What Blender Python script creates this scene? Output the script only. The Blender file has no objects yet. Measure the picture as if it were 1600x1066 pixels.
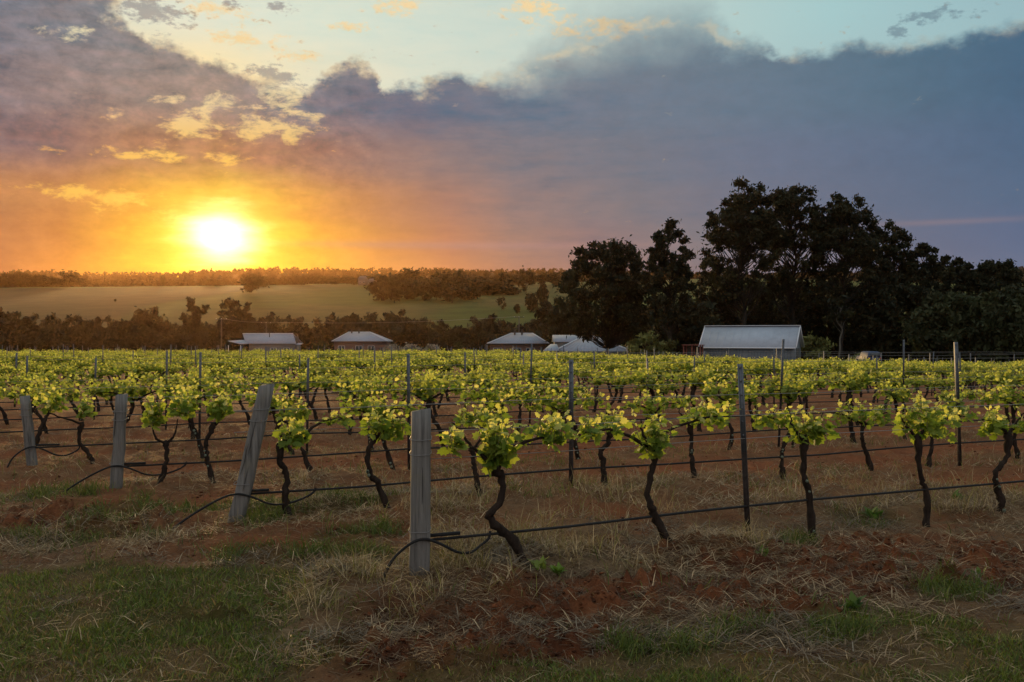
import bpy, math, random
import numpy as np
from mathutils import Vector, Matrix, Quaternion

scene = bpy.context.scene
COL = scene.collection
F = 35.0 / 36.0 * 1600.0          # focal length in photograph pixels
CAM_H = 1.73
HZ = 525.0                        # photograph row of the level line

# ------------------------------------------------------------------ camera
cd = bpy.data.cameras.new('camera')
cam = bpy.data.objects.new('camera', cd)
COL.objects.link(cam)
cd.sensor_width = 36.0
cd.lens = 35.0
cd.clip_start = 0.1
cd.clip_end = 12000.0
cam.location = (0, 0, CAM_H)
cam.rotation_euler = (math.radians(90.0) - math.atan((533 - HZ) / F), 0, 0)
scene.camera = cam

# ------------------------------------------------------------------ exposure
scene.view_settings.view_transform = 'Standard'
scene.view_settings.look = 'None'
scene.view_settings.gamma = 1.0
scene.view_settings.use_curve_mapping = False
scene.view_settings.exposure = 0.0
scene.cycles.volume_bounces = 0
scene.cycles.max_bounces = 7
scene.cycles.transparent_max_bounces = 8

# ------------------------------------------------------------------ sun
SUN_AZ = math.degrees(math.atan((345 - 800) / F))
SUN_EL = 5.4
SUN_STRENGTH = 4.6
sun_pos = Vector((math.sin(math.radians(SUN_AZ)) * math.cos(math.radians(SUN_EL)),
                  math.cos(math.radians(SUN_AZ)) * math.cos(math.radians(SUN_EL)),
                  math.sin(math.radians(SUN_EL))))
sl = bpy.data.lights.new('sun', 'SUN')
sl.energy = SUN_STRENGTH
sl.angle = math.radians(4.0)      # veiled by thin cloud
sl.color = (1.0, 0.63, 0.25)
sun = bpy.data.objects.new('sun', sl)
COL.objects.link(sun)
sun.rotation_euler = (-sun_pos).to_track_quat('-Z', 'Y').to_euler()


def lin(c):
    out = []
    for v in c:
        v = v / 255.0
        out.append(v / 12.92 if v <= 0.04045 else ((v + 0.055) / 1.055) ** 2.4)
    return out


# ------------------------------------------------------------------ sky (world, by direction only)
world = bpy.data.worlds.new('World')
scene.world = world
world.use_nodes = True
wt = world.node_tree
wt.nodes.clear()
WN, WL = wt.nodes, wt.links


def put(sock, v):
    if isinstance(v, bpy.types.NodeSocket):
        wt_ = sock.id_data
        wt_.links.new(v, sock)
    elif isinstance(v, (list, tuple)):
        sock.default_value = (*v, 1.0) if len(v) == 3 and sock.type == 'RGBA' else v
    else:
        sock.default_value = v


def W(op, a, b=0.0, c=0.0, clamp=False):
    n = WN.new('ShaderNodeMath')
    n.operation = op
    n.use_clamp = clamp
    put(n.inputs[0], a)
    put(n.inputs[1], b)
    if len(n.inputs) > 2:
        put(n.inputs[2], c)
    return n.outputs[0]


def sstep(x, a, b, lo=0.0, hi=1.0):
    n = WN.new('ShaderNodeMapRange')
    n.interpolation_type = 'SMOOTHSTEP'
    put(n.inputs[0], x)
    put(n.inputs[1], a)
    put(n.inputs[2], b)
    put(n.inputs[3], lo)
    put(n.inputs[4], hi)
    return n.outputs[0]


def wmix(f, a, b, blend='MIX'):
    n = WN.new('ShaderNodeMix')
    n.data_type = 'RGBA'
    n.blend_type = blend
    put(n.inputs[0], f)
    put(n.inputs[6], a)
    put(n.inputs[7], b)
    return n.outputs[2]


def az_of(px):
    return math.degrees(math.atan((px - 800) / F))


def el_of(px, py):
    return math.degrees(math.atan((HZ - py) / F * math.cos(math.radians(az_of(px)))))


AZR = 34.0


def azramp(stops, gray=False):
    """stops: (photo column, colour or value) -> ramp over azimuth"""
    n = WN.new('ShaderNodeValToRGB')
    r = n.color_ramp
    r.interpolation = 'LINEAR'
    while len(r.elements) > 1:
        r.elements.remove(r.elements[-1])
    for i, (px, c) in enumerate(stops):
        p = (az_of(px) + AZR) / (2 * AZR)
        e = r.elements[0] if i == 0 else r.elements.new(p)
        e.position = p
        e.color = (c, c, c, 1.0) if gray else (*lin(c), 1.0)
    WL.new(azn, n.inputs[0])
    return n.outputs[0]


tc = WN.new('ShaderNodeTexCoord')
sep = WN.new('ShaderNodeSeparateXYZ')
WL.new(tc.outputs['Generated'], sep.inputs[0])
dx, dy, dz = sep.outputs
az = W('MULTIPLY', W('ARCTAN2', dx, dy), 180 / math.pi)
el = W('MULTIPLY', W('ARCSINE', dz), 180 / math.pi)
azn = W('DIVIDE', W('ADD', az, AZR), 2 * AZR, clamp=True)


def noise(sx, sy, scale, detail=6, rough=0.55, off=0.0, dist=0.0):
    c = WN.new('ShaderNodeCombineXYZ')
    put(c.inputs[0], W('MULTIPLY', az, sx))
    put(c.inputs[1], W('MULTIPLY', el, sy))
    c.inputs[2].default_value = off
    n = WN.new('ShaderNodeTexNoise')
    n.inputs['Scale'].default_value = scale
    n.inputs['Detail'].default_value = detail
    n.inputs['Roughness'].default_value = rough
    n.inputs['Distortion'].default_value = dist
    WL.new(c.outputs[0], n.inputs['Vector'])
    return n.outputs[0]


# cloud colours at several heights above the horizon
rows = [
    (425, [(0, (186, 124, 76)), (100, (200, 136, 64)), (200, (238, 176, 58)), (345, (250, 208, 70)), (480, (236, 176, 62)), (600, (212, 152, 82)), (700, (190, 134, 92)), (800, (164, 126, 106)), (920, (143, 118, 114)), (1080, (122, 116, 123)), (1600, (96, 112, 140))]),
    (380, [(0, (184, 126, 80)), (100, (194, 132, 70)), (200, (228, 166, 58)), (345, (252, 214, 74)), (480, (234, 170, 60)), (600, (202, 144, 82)), (700, (186, 132, 98)), (800, (155, 126, 113)), (920, (137, 118, 119)), (1080, (118, 118, 126)), (1600, (90, 108, 138))]),
    (325, [(0, (192, 136, 88)), (100, (200, 140, 82)), (200, (222, 160, 70)), (345, (224, 168, 64)), (480, (214, 152, 76)), (600, (190, 138, 94)), (700, (172, 130, 108)), (800, (146, 126, 121)), (1000, (120, 120, 128)), (1200, (104, 114, 134)), (1600, (84, 107, 135))]),
    (250, [(0, (138, 116, 113)), (100, (150, 120, 108)), (200, (176, 133, 100)), (345, (172, 125, 92)), (480, (166, 127, 104)), (600, (160, 130, 116)), (800, (130, 124, 128)), (1000, (112, 119, 132)), (1200, (102, 116, 138)), (1600, (78, 104, 132))]),
    (170, [(0, (146, 130, 127)), (200, (160, 141, 128)), (345, (170, 148, 130)), (480, (134, 128, 131)), (650, (116, 118, 131)), (800, (110, 120, 135)), (1000, (108, 122, 138)), (1200, (98, 119, 138)), (1400, (85, 112, 133)), (1600, (72, 102, 128))]),
    (80, [(0, (132, 128, 133)), (150, (140, 134, 133)), (300, (156, 147, 138)), (600, (128, 128, 132)), (900, (116, 126, 136)), (1000, (108, 124, 138)), (1200, (100, 122, 138)), (1400, (84, 114, 134)), (1600, (72, 105, 130))]),
]
cloud = None
prev = None
for py, st in rows:
    e = math.degrees(math.atan((HZ - py) / F))
    c = azramp(st)
    cloud = c if cloud is None else wmix(sstep(el, prev, e), cloud, c)
    prev = e

clear_rows = [
    (230, [(0, (246, 196, 104)), (345, (252, 216, 118)), (600, (226, 206, 160)), (900, (190, 200, 190)), (1600, (150, 184, 192))]),
    (130, [(0, (240, 216, 168)), (330, (246, 226, 172)), (480, (228, 224, 194)), (650, (216, 224, 206)), (900, (198, 216, 208)), (1250, (170, 202, 204)), (1600, (158, 194, 200))]),
    (40, [(0, (228, 226, 202)), (250, (226, 230, 210)), (500, (216, 229, 212)), (800, (204, 221, 210)), (1000, (192, 215, 209)), (1300, (168, 208, 210)), (1600, (156, 192, 200))]),
]
clear = None
for py, st in clear_rows:
    e = math.degrees(math.atan((HZ - py) / F))
    c = azramp(st)
    clear = c if clear is None else wmix(sstep(el, prev, e), clear, c)
    prev = e
clear = wmix(sstep(el, 20, 70), clear, tuple(lin((190, 208, 216))))

# the physical clear-sky model shows through the clear part
nis = WN.new('ShaderNodeTexSky')
nis.sky_type = 'NISHITA'
nis.sun_disc = False
nis.sun_elevation = math.radians(SUN_EL)
nis.sun_rotation = math.radians(SUN_AZ)
nis_c = wmix(1.0, nis.outputs[0], (0.10, 0.10, 0.10), 'MULTIPLY')
clear = wmix(0.15, clear, nis_c)

# upper edge of the cloud mass
edge_px = [(0, -60), (120, -30), (200, 30), (235, 70), (300, 72), (330, 96), (385, 118), (420, 140), (452, 146), (500, 128), (555, 98), (585, 108), (600, 150), (640, 132),
           (700, 130), (790, 126), (830, 108), (880, 84), (960, 52), (1040, 34), (1110, 38), (1140, 72), (1195, 70), (1225, 96), (1290, 82), (1370, 72), (1470, 70), (1540, 46), (1600, 34)]
n = WN.new('ShaderNodeValToRGB')
r = n.color_ramp
while len(r.elements) > 1:
    r.elements.remove(r.elements[-1])
for i, (px, py) in enumerate(edge_px):
    p = (az_of(px) + AZR) / (2 * AZR)
    e = r.elements[0] if i == 0 else r.elements.new(p)
    e.position = p
    v = el_of(px, py) / 30.0
    e.color = (v, v, v, 1)
n1 = noise(1.0, 1.35, 0.42, 9, 0.6, 3.1)
nwarp = noise(1.0, 1.3, 0.9, 5, 0.6, 17.0)
azw = W('ADD', az, W('MULTIPLY', W('SUBTRACT', nwarp, 0.5), 2.0))
WL.new(W('DIVIDE', W('ADD', azw, AZR), 2 * AZR, clamp=True), n.inputs[0])
edge = W('MULTIPLY', n.outputs[0], 30.0)
soft = W('ADD', 0.5, W('MULTIPLY', 2.6, W('MULTIPLY', sstep(az, -2.0, 3.5), sstep(az, 15.0, 9.0))))
h = W('SUBTRACT', W('ADD', edge, W('MULTIPLY', W('SUBTRACT', n1, 0.5), sstep(az, -10, 0, 4.4, 2.6))), el)
mask = sstep(h, W('MULTIPLY', soft, -0.9), soft)

# ragged gaps in the left cloud
n2 = noise(0.55, 1.25, 0.95, 9, 0.66, 9.2, 0.2)


def blob(px, py, rx, ry):
    a = W('DIVIDE', W('SUBTRACT', az, az_of(px)), rx / F * 57.3)
    b = W('DIVIDE', W('SUBTRACT', el, el_of(px, py)), ry / F * 57.3)
    return W('EXPONENT', W('MULTIPLY', -1.0, W('ADD', W('MULTIPLY', a, a), W('MULTIPLY', b, b))))


def addall(xs):
    o = xs[0]
    for x in xs[1:]:
        o = W('ADD', o, x)
    return o


g = addall([blob(310, 200, 150, 34), blob(450, 180, 60, 50), blob(110, 300, 170, 12), blob(250, 245, 160, 12), blob(240, 330, 110, 20), blob(420, 118, 60, 20), blob(330, 160, 60, 20), blob(100, 45, 50, 26)])
gap = sstep(W('ADD', W('MULTIPLY', g, 0.21), n2), 0.66, 0.82)
gapcol = wmix(sstep(el, 8.5, 15.0), tuple(lin((252, 200, 92))), tuple(lin((240, 226, 182))))
n3 = noise(0.7, 1.3, 0.55, 8, 0.6, 5.5)
n4 = noise(0.8, 1.2, 1.3, 8, 0.62, 25.5, 0.2)
leftw = sstep(az, -4.0, -12.0)
amp = W('MULTIPLY', W('ADD', 0.16, W('MULTIPLY', leftw, 0.62)), sstep(el, 5.0, 12.0, 0.4, 1.0))
shade = W('ADD', 1.0, W('MULTIPLY', W('SUBTRACT', W('MULTIPLY', W('ADD', n3, n4), 0.5), 0.5), W('MULTIPLY', amp, 2.4)))
cshade = WN.new('ShaderNodeVectorMath')
cshade.operation = 'SCALE'
WL.new(cloud, cshade.inputs[0])
WL.new(shade, cshade.inputs['Scale'])
cloud2 = wmix(W('MULTIPLY', gap, 0.85), cshade.outputs[0], gapcol)

# small warm puffs in the clear part and dark scud
nearsun = sstep(az, 12.0, -12.0)
pf = addall([blob(830, 14, 60, 14), blob(620, 10, 50, 16), blob(930, 46, 110, 18), blob(545, 42, 40, 8), blob(470, 90, 30, 9), blob(330, 14, 60, 14), blob(380, 60, 70, 16)])
pn = noise(0.8, 1.5, 1.5, 8, 0.65, 41.0)
puff = sstep(W('ADD', W('MULTIPLY', pf, 0.40), W('MULTIPLY', pn, 1.5)), 0.92, 1.25)
clear2 = wmix(W('MULTIPLY', puff, 0.75), clear, tuple(lin((252, 214, 146))))
df = addall([blob(1460, 26, 56, 12), blob(1405, 52, 16, 10), blob(430, 122, 50, 16), blob(362, 6, 20, 9), blob(440, 10, 34, 9), blob(240, 20, 60, 26)])
dark = sstep(W('ADD', W('MULTIPLY', df, 0.42), W('MULTIPLY', pn, 1.6)), 0.98, 1.25)
clear2 = wmix(W('MULTIPLY', dark, 0.7), clear2, wmix(sstep(az, -4, 10), tuple(lin((150, 138, 134))), tuple(lin((108, 132, 146)))))

sky = wmix(mask, clear2, cloud2)
# bright fringes on the cloud edges
rim = W('MULTIPLY', W('MULTIPLY', sstep(h, -0.5, 0.05), sstep(h, 0.75, 0.1)), W('MULTIPLY', sstep(n3, 0.45, 0.62), sstep(az, 24, -6, 0.14, 0.36)))
sky = wmix(rim, sky, tuple(lin((250, 218, 158))))
# thin bright band low on the right
band = W('MULTIPLY', blob(1480, 347, 130, 4), 0.22)
band = W('ADD', band, W('MULTIPLY', blob(760, 384, 260, 6), 0.5))
sky = wmix(band, sky, tuple(lin((176, 140, 132))))

# glow round the veiled sun
sd = WN.new('ShaderNodeCombineXYZ')
put(sd.inputs[0], W('MULTIPLY', W('SUBTRACT', az, az_of(345)), 0.80))
put(sd.inputs[1], W('SUBTRACT', el, el_of(345, 370)))
ln = WN.new('ShaderNodeVectorMath')
ln.operation = 'LENGTH'
WL.new(sd.outputs[0], ln.inputs[0])
d = W('ADD', ln.outputs['Value'], W('MULTIPLY', W('SUBTRACT', noise(0.22, 1.0, 1.4, 6, 0.6, 60.0), 0.5), W('MULTIPLY', ln.outputs['Value'], 0.85)))


def glow(col, width, k):
    f = W('MULTIPLY', W('EXPONENT', W('MULTIPLY', -1.0, W('POWER', W('DIVIDE', d, width), 2.0))), k)
    v = WN.new('ShaderNodeVectorMath')
    v.operation = 'SCALE'
    v.inputs[0].default_value = col
    WL.new(f, v.inputs['Scale'])
    return v.outputs[0]


sky = wmix(1.0, sky, glow((0.32, 0.13, 0.02), 12.0, 1.0), 'SUBTRACT')
sky = wmix(1.0, sky, glow((1.0, 0.46, 0.01), 5.5, 0.06), 'ADD')
sky = wmix(1.0, sky, glow((0.8, 0.76, 0.03), 2.9, 0.52), 'ADD')
sky = wmix(1.0, sky, glow((1.0, 0.90, 0.50), 1.15, 3.2), 'ADD')

# away from the sun the sky is a plain dusk gradient
back = wmix(sstep(el, 2, 30), tuple(lin((196, 186, 184))), tuple(lin((212, 214, 216))))
back = wmix(sstep(el, 30, 80), back, tuple(lin((190, 208, 216))))
sky = wmix(sstep(W('ABSOLUTE', az), 50, 120), sky, back)
sky = wmix(sstep(el, -0.5, -4.0), sky, tuple(lin((70, 58, 48))))
bg = WN.new('ShaderNodeBackground')
bg.inputs['Strength'].default_value = 1.0
WL.new(sky, bg.inputs[0])
wo = WN.new('ShaderNodeOutputWorld')
WL.new(bg.outputs[0], wo.inputs[0])
world.cycles.sampling_method = 'MANUAL'
world.cycles.sample_map_resolution = 1024


# ------------------------------------------------------------------ numpy noise and mesh helpers
def _hash(ix, iy, seed):
    n = (ix.astype(np.int64) * 374761393 + iy.astype(np.int64) * 668265263 + seed * 1442695041) & 0xFFFFFFFF
    n = ((n ^ (n >> 13)) * 1274126177) & 0xFFFFFFFF
    n = n ^ (n >> 16)
    return (n & 0xFFFFFF) / float(0xFFFFFF)


def vnoise(x, y, seed=0):
    x = np.asarray(x, float)
    y = np.asarray(y, float)
    ix = np.floor(x)
    iy = np.floor(y)
    fx = x - ix
    fy = y - iy
    fx = fx * fx * (3 - 2 * fx)
    fy = fy * fy * (3 - 2 * fy)
    a = _hash(ix, iy, seed)
    b = _hash(ix + 1, iy, seed)
    c = _hash(ix, iy + 1, seed)
    d_ = _hash(ix + 1, iy + 1, seed)
    return (a * (1 - fx) + b * fx) * (1 - fy) + (c * (1 - fx) + d_ * fx) * fy


def fbm(x, y, seed=0, octv=4):
    s = 0.0
    a = 0.5
    t = 0.0
    for o in range(octv):
        s = s + a * vnoise(x * 2 ** o, y * 2 ** o, seed + o * 17)
        t += a
        a *= 0.5
    return s / t


def smooth(x, a, b):
    t = np.clip((np.asarray(x, float) - a) / (b - a), 0, 1)
    return t * t * (3 - 2 * t)


def mesh_np(name, V, faces, mats, colors=None, smooth_=False, midx=None):
    """V (n,3); faces: list of int arrays (m,k) of different k"""
    me = bpy.data.meshes.new(name)
    V = np.ascontiguousarray(V, np.float32)
    me.vertices.add(len(V))
    me.vertices.foreach_set('co', V.ravel())
    faces = [np.asarray(f, np.int32) for f in faces if len(f)]
    nl = sum(f.size for f in faces)
    npoly = sum(len(f) for f in faces)
    me.loops.add(nl)
    me.polygons.add(npoly)
    me.loops.foreach_set('vertex_index', np.concatenate([f.ravel() for f in faces]))
    tot = np.concatenate([np.full(len(f), f.shape[1], np.int32) for f in faces])
    start = np.concatenate([[0], np.cumsum(tot)[:-1]]).astype(np.int32)
    me.polygons.foreach_set('loop_start', start)
    if smooth_:
        me.polygons.foreach_set('use_smooth', np.ones(npoly, bool))
    for m in (mats if isinstance(mats, (list, tuple)) else [mats]):
        me.materials.append(m)
    if midx is not None:
        me.polygons.foreach_set('material_index', np.asarray(midx, np.int32))
    if colors is not None:
        at = me.color_attributes.new('Col', 'FLOAT_COLOR', 'POINT')
        c = np.ones((len(V), 4), np.float32)
        c[:, :3] = colors
        at.data.foreach_set('color', c.ravel())
    me.update(calc_edges=True)
    me.validate()
    return me


def link(name, me, parent=None, loc=None):
    o = bpy.data.objects.new(name, me)
    COL.objects.link(o)
    if parent is not None:
        o.parent = parent
    if loc is not None:
        o.location = loc
    return o


def tag(o, label=None, cat=None, group=None, kind=None):
    if label:
        o['label'] = label
    if cat:
        o['category'] = cat
    if group:
        o['group'] = group
    if kind:
        o['kind'] = kind
    return o


def thing(name, label, cat, loc, group=None, rz=0.0):
    o = bpy.data.objects.new(name, None)
    o.empty_display_size = 0.1
    COL.objects.link(o)
    o.location = loc
    o.rotation_euler = (0, 0, rz)
    return tag(o, label, cat, group)


def copy_tree(o, parent=None):
    c = o.copy()
    COL.objects.link(c)
    if parent is not None:
        c.parent = parent
    for ch in o.children:
        copy_tree(ch, c)
    return c


class MB:
    """collects boxes, bars, tubes and polygons; build() links them as one mesh object"""

    def __init__(self):
        self.v = []
        self.f = {}
        self.n = 0

    def add(self, V, faces, mi=0):
        V = np.asarray(V, float)
        self.v.append(V)
        for f in faces:
            self.f.setdefault((len(f), mi), []).append([i + self.n for i in f])
        self.n += len(V)
        return self

    def poly(self, pts, mi=0):
        return self.add(pts, [list(range(len(pts)))], mi)

    def box(self, c, s, rot=None, mi=0):
        c = np.array(c, float)
        hx, hy, hz = np.array(s, float) / 2
        P = np.array([[x, y, z] for z in (-hz, hz) for y in (-hy, hy) for x in (-hx, hx)])
        if rot is not None:
            P = P @ np.array(rot).T
        return self.add(P + c, [(0, 2, 3, 1), (4, 5, 7, 6), (0, 1, 5, 4), (2, 6, 7, 3), (0, 4, 6, 2), (1, 3, 7, 5)], mi)

    def tube(self, pts, rad, n=8, mi=0, jit=0.0, rng=None, caps=True):
        P = np.asarray(pts, float)
        R = np.full(len(P), rad, float) if np.isscalar(rad) else np.asarray(rad, float)
        T = np.gradient(P, axis=0)
        T /= np.linalg.norm(T, axis=1)[:, None] + 1e-9
        ref = np.array([0.13, 0.31, 0.94]) if abs(T[0] @ np.array([0.13, 0.31, 0.94])) < 0.9 else np.array([1.0, 0.2, 0.0])
        V = []
        u = ref
        for i in range(len(P)):
            u = u - T[i] * (u @ T[i])
            u = u / (np.linalg.norm(u) + 1e-9)
            w = np.cross(T[i], u)
            a = np.arange(n) * 2 * math.pi / n
            rr = R[i] * (1 + (rng.uniform(-jit, jit, n) if jit else 0))
            V.append(P[i] + (np.cos(a) * rr)[:, None] * u + (np.sin(a) * rr)[:, None] * w)
        V = np.concatenate(V)
        faces = []
        for i in range(len(P) - 1):
            for j in range(n):
                k = (j + 1) % n
                faces.append((i * n + j, i * n + k, (i + 1) * n + k, (i + 1) * n + j))
        if caps:
            faces.append(tuple(reversed(range(n))))
            faces.append(tuple(range((len(P) - 1) * n, len(P) * n)))
        return self.add(V, faces, mi)

    def mesh(self, name, mats, smooth_=False):
        fs = []
        mi = []
        for (k, m), lst in self.f.items():
            fs.append(np.array(lst, np.int32))
            mi += [m] * len(lst)
        return mesh_np(name, np.concatenate(self.v), fs, mats, smooth_=smooth_, midx=mi)

    def build(self, name, mats, parent=None, loc=None, smooth_=False):
        return link(name, self.mesh(name, mats, smooth_), parent, loc)


def curve_pts(pts, n=16):
    """Catmull-Rom through pts"""
    P = np.asarray(pts, float)
    Q = np.vstack([2 * P[0] - P[1], P, 2 * P[-1] - P[-2]])
    out = []
    seg = len(P) - 1
    per = max(2, int(round(n / seg)))
    for i in range(seg):
        p0, p1, p2, p3 = Q[i:i + 4]
        for t in np.linspace(0, 1, per, endpoint=False):
            out.append(0.5 * (2 * p1 + (p2 - p0) * t + (2 * p0 - 5 * p1 + 4 * p2 - p3) * t * t + (3 * p1 - p0 - 3 * p2 + p3) * t ** 3))
    out.append(P[-1])
    return np.array(out)


# ------------------------------------------------------------------ materials
def mat(name):
    m = bpy.data.materials.new(name)
    m.use_nodes = True
    t = m.node_tree
    b = t.nodes['Principled BSDF']
    return m, t, b


def simple(name, col, rough=0.7, metal=0.0, var=0.25, scale=8.0, bump=0.0, stretch=(1, 1, 1), spec=0.3):
    m, t, b = mat(name)
    tc_ = t.nodes.new('ShaderNodeTexCoord')
    mp = t.nodes.new('ShaderNodeMapping')
    mp.inputs['Scale'].default_value = stretch
    t.links.new(tc_.outputs['Object'], mp.inputs[0])
    nz = t.nodes.new('ShaderNodeTexNoise')
    nz.inputs['Scale'].default_value = scale
    nz.inputs['Detail'].default_value = 6
    nz.inputs['Roughness'].default_value = 0.65
    t.links.new(mp.outputs[0], nz.inputs['Vector'])
    rp = t.nodes.new('ShaderNodeValToRGB')
    rp.color_ramp.elements[0].position = 0.3
    rp.color_ramp.elements[1].position = 0.72
    rp.color_ramp.elements[0].color = (*[c * (1 - var) for c in col], 1)
    rp.color_ramp.elements[1].color = (*[min(1, c * (1 + var)) for c in col], 1)
    t.links.new(nz.outputs[0], rp.inputs[0])
    t.links.new(rp.outputs[0], b.inputs['Base Color'])
    b.inputs['Roughness'].default_value = rough
    b.inputs['Metallic'].default_value = metal
    b.inputs['Specular IOR Level'].default_value = spec
    if bump:
        bp = t.nodes.new('ShaderNodeBump')
        bp.inputs['Strength'].default_value = bump
        bp.inputs['Distance'].default_value = 0.02
        t.links.new(nz.outputs[0], bp.inputs['Height'])
        t.links.new(bp.outputs[0], b.inputs['Normal'])
    return m


def leafy(name, c0, c1, trans=0.45, attr=False, rough=0.55, tboost=1.3):
    """leaf: diffuse with light shining through; colour varies from object to object or by the mesh's own colours"""
    m, t, b = mat(name)
    if attr:
        a = t.nodes.new('ShaderNodeAttribute')
        a.attribute_name = 'Col'
        col = a.outputs['Color']
    else:
        oi = t.nodes.new('ShaderNodeObjectInfo')
        rp = t.nodes.new('ShaderNodeValToRGB')
        rp.color_ramp.elements[0].color = (*c0, 1)
        rp.color_ramp.elements[1].color = (*c1, 1)
        t.links.new(oi.outputs['Random'], rp.inputs[0])
        col = rp.outputs[0]
    t.links.new(col, b.inputs['Base Color'])
    b.inputs['Roughness'].default_value = rough
    b.inputs['Specular IOR Level'].default_value = 0.25
    tr = t.nodes.new('ShaderNodeBsdfTranslucent')
    mu = t.nodes.new('ShaderNodeMix')
    mu.data_type = 'RGBA'
    mu.blend_type = 'MULTIPLY'
    mu.inputs[0].default_value = 1.0
    t.links.new(col, mu.inputs[6])
    mu.inputs[7].default_value = (tboost, tboost * 0.97, tboost * 0.6, 1)
    t.links.new(mu.outputs[2], tr.inputs[0])
    ms = t.nodes.new('ShaderNodeMixShader')
    ms.inputs[0].default_value = trans
    t.links.new(b.outputs[0], ms.inputs[1])
    t.links.new(tr.outputs[0], ms.inputs[2])
    t.links.new(ms.outputs[0], t.nodes['Material Output'].inputs[0])
    return m


M = {}
M['vine_leaf'] = leafy('vine_leaf', (0.10, 0.165, 0.024), (0.29, 0.36, 0.06), 0.58)
M['vine_tip'] = leafy('vine_tip_leaf', (0.40, 0.43, 0.09), (0.66, 0.63, 0.22), 0.58)
M['vine_mass'] = leafy('vine_mass_leaf', None, None, 0.58, attr=True)
M['shoot'] = simple('green_shoot', (0.16, 0.17, 0.04), 0.6)
M['bark'] = simple('vine_bark', (0.030, 0.021, 0.016), 0.95, var=0.5, scale=26, bump=0.8, stretch=(1, 1, 0.35), spec=0.1)
M['lichen'] = simple('lichen', (0.13, 0.15, 0.11), 0.95, var=0.3, scale=60)
M['grass'] = leafy('grass_blade', None, None, 0.3, attr=True)
M['straw'] = leafy('straw_blade', None, None, 0.15, attr=True, rough=0.7, tboost=1.0)
M['tree_leaf'] = leafy('tree_leaf', None, None, 0.14, attr=True, rough=0.8)
M['tree_bark'] = simple('tree_bark', (0.028, 0.025, 0.022), 0.9, var=0.35, scale=3, stretch=(1, 1, 0.3), spec=0.1)
M['pale_bark'] = simple('pale_gum_bark', (0.11, 0.10, 0.085), 0.85, var=0.35, scale=3, stretch=(1, 1, 0.3), spec=0.1)
M['galv'] = simple('galvanised_steel', (0.125, 0.137, 0.155), 0.65, 0.3, var=0.2, scale=20)
M['rust'] = simple('rusted_steel', (0.035, 0.024, 0.02), 0.9, 0.1, var=0.5, scale=30)
M['wire'] = simple('wire_steel', (0.22, 0.21, 0.20), 0.55, 0.4, var=0.2, scale=20)
M['hose'] = simple('black_polythene', (0.018, 0.017, 0.017), 0.75, var=0.35, scale=9, spec=0.2)
M['roof_blue'] = simple('blue_grey_metal_sheet', (0.34, 0.37, 0.43), 0.5, 0.15, var=0.10, scale=1.5)
M['roof_white'] = simple('pale_metal_sheet', (0.26, 0.275, 0.325), 0.5, 0.1, var=0.10, scale=1.5)
M['trim'] = simple('pale_ridge_trim', (0.55, 0.56, 0.6), 0.5, 0.1, var=0.06, scale=2)
M['shed_wall'] = simple('grey_metal_wall', (0.12, 0.135, 0.15), 0.6, 0.2, var=0.15, scale=1.2)
M['brick'] = simple('pink_brick', (0.13, 0.08, 0.065), 0.9, var=0.2, scale=9)
M['pale_wall'] = simple('dull_render_wall', (0.16, 0.145, 0.13), 0.9, var=0.1, scale=2)
M['dim_wall'] = simple('dim_far_wall', (0.12, 0.11, 0.10), 0.9, var=0.1, scale=1)
M['glass'] = simple('dark_window_glass', (0.025, 0.03, 0.035), 0.12, var=0.1, scale=2, spec=0.6)
M['dark'] = simple('dark_timber', (0.05, 0.045, 0.04), 0.8, var=0.2, scale=5)
M['red'] = simple('red_rust_paint', (0.16, 0.05, 0.035), 0.8, var=0.4, scale=6)
M['car'] = simple('blue_car_paint', (0.03, 0.055, 0.12), 0.6, 0.0, var=0.05, scale=2, spec=0.2)
M['tyre'] = simple('tyre_rubber', (0.02, 0.02, 0.02), 0.8, var=0.2, scale=9)
M['rim'] = simple('wheel_rim', (0.4, 0.4, 0.4), 0.4, 0.6, var=0.1, scale=9)
M['lamp_red'] = simple('tail_lamp', (0.3, 0.02, 0.02), 0.3, var=0.1, scale=9)


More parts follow.
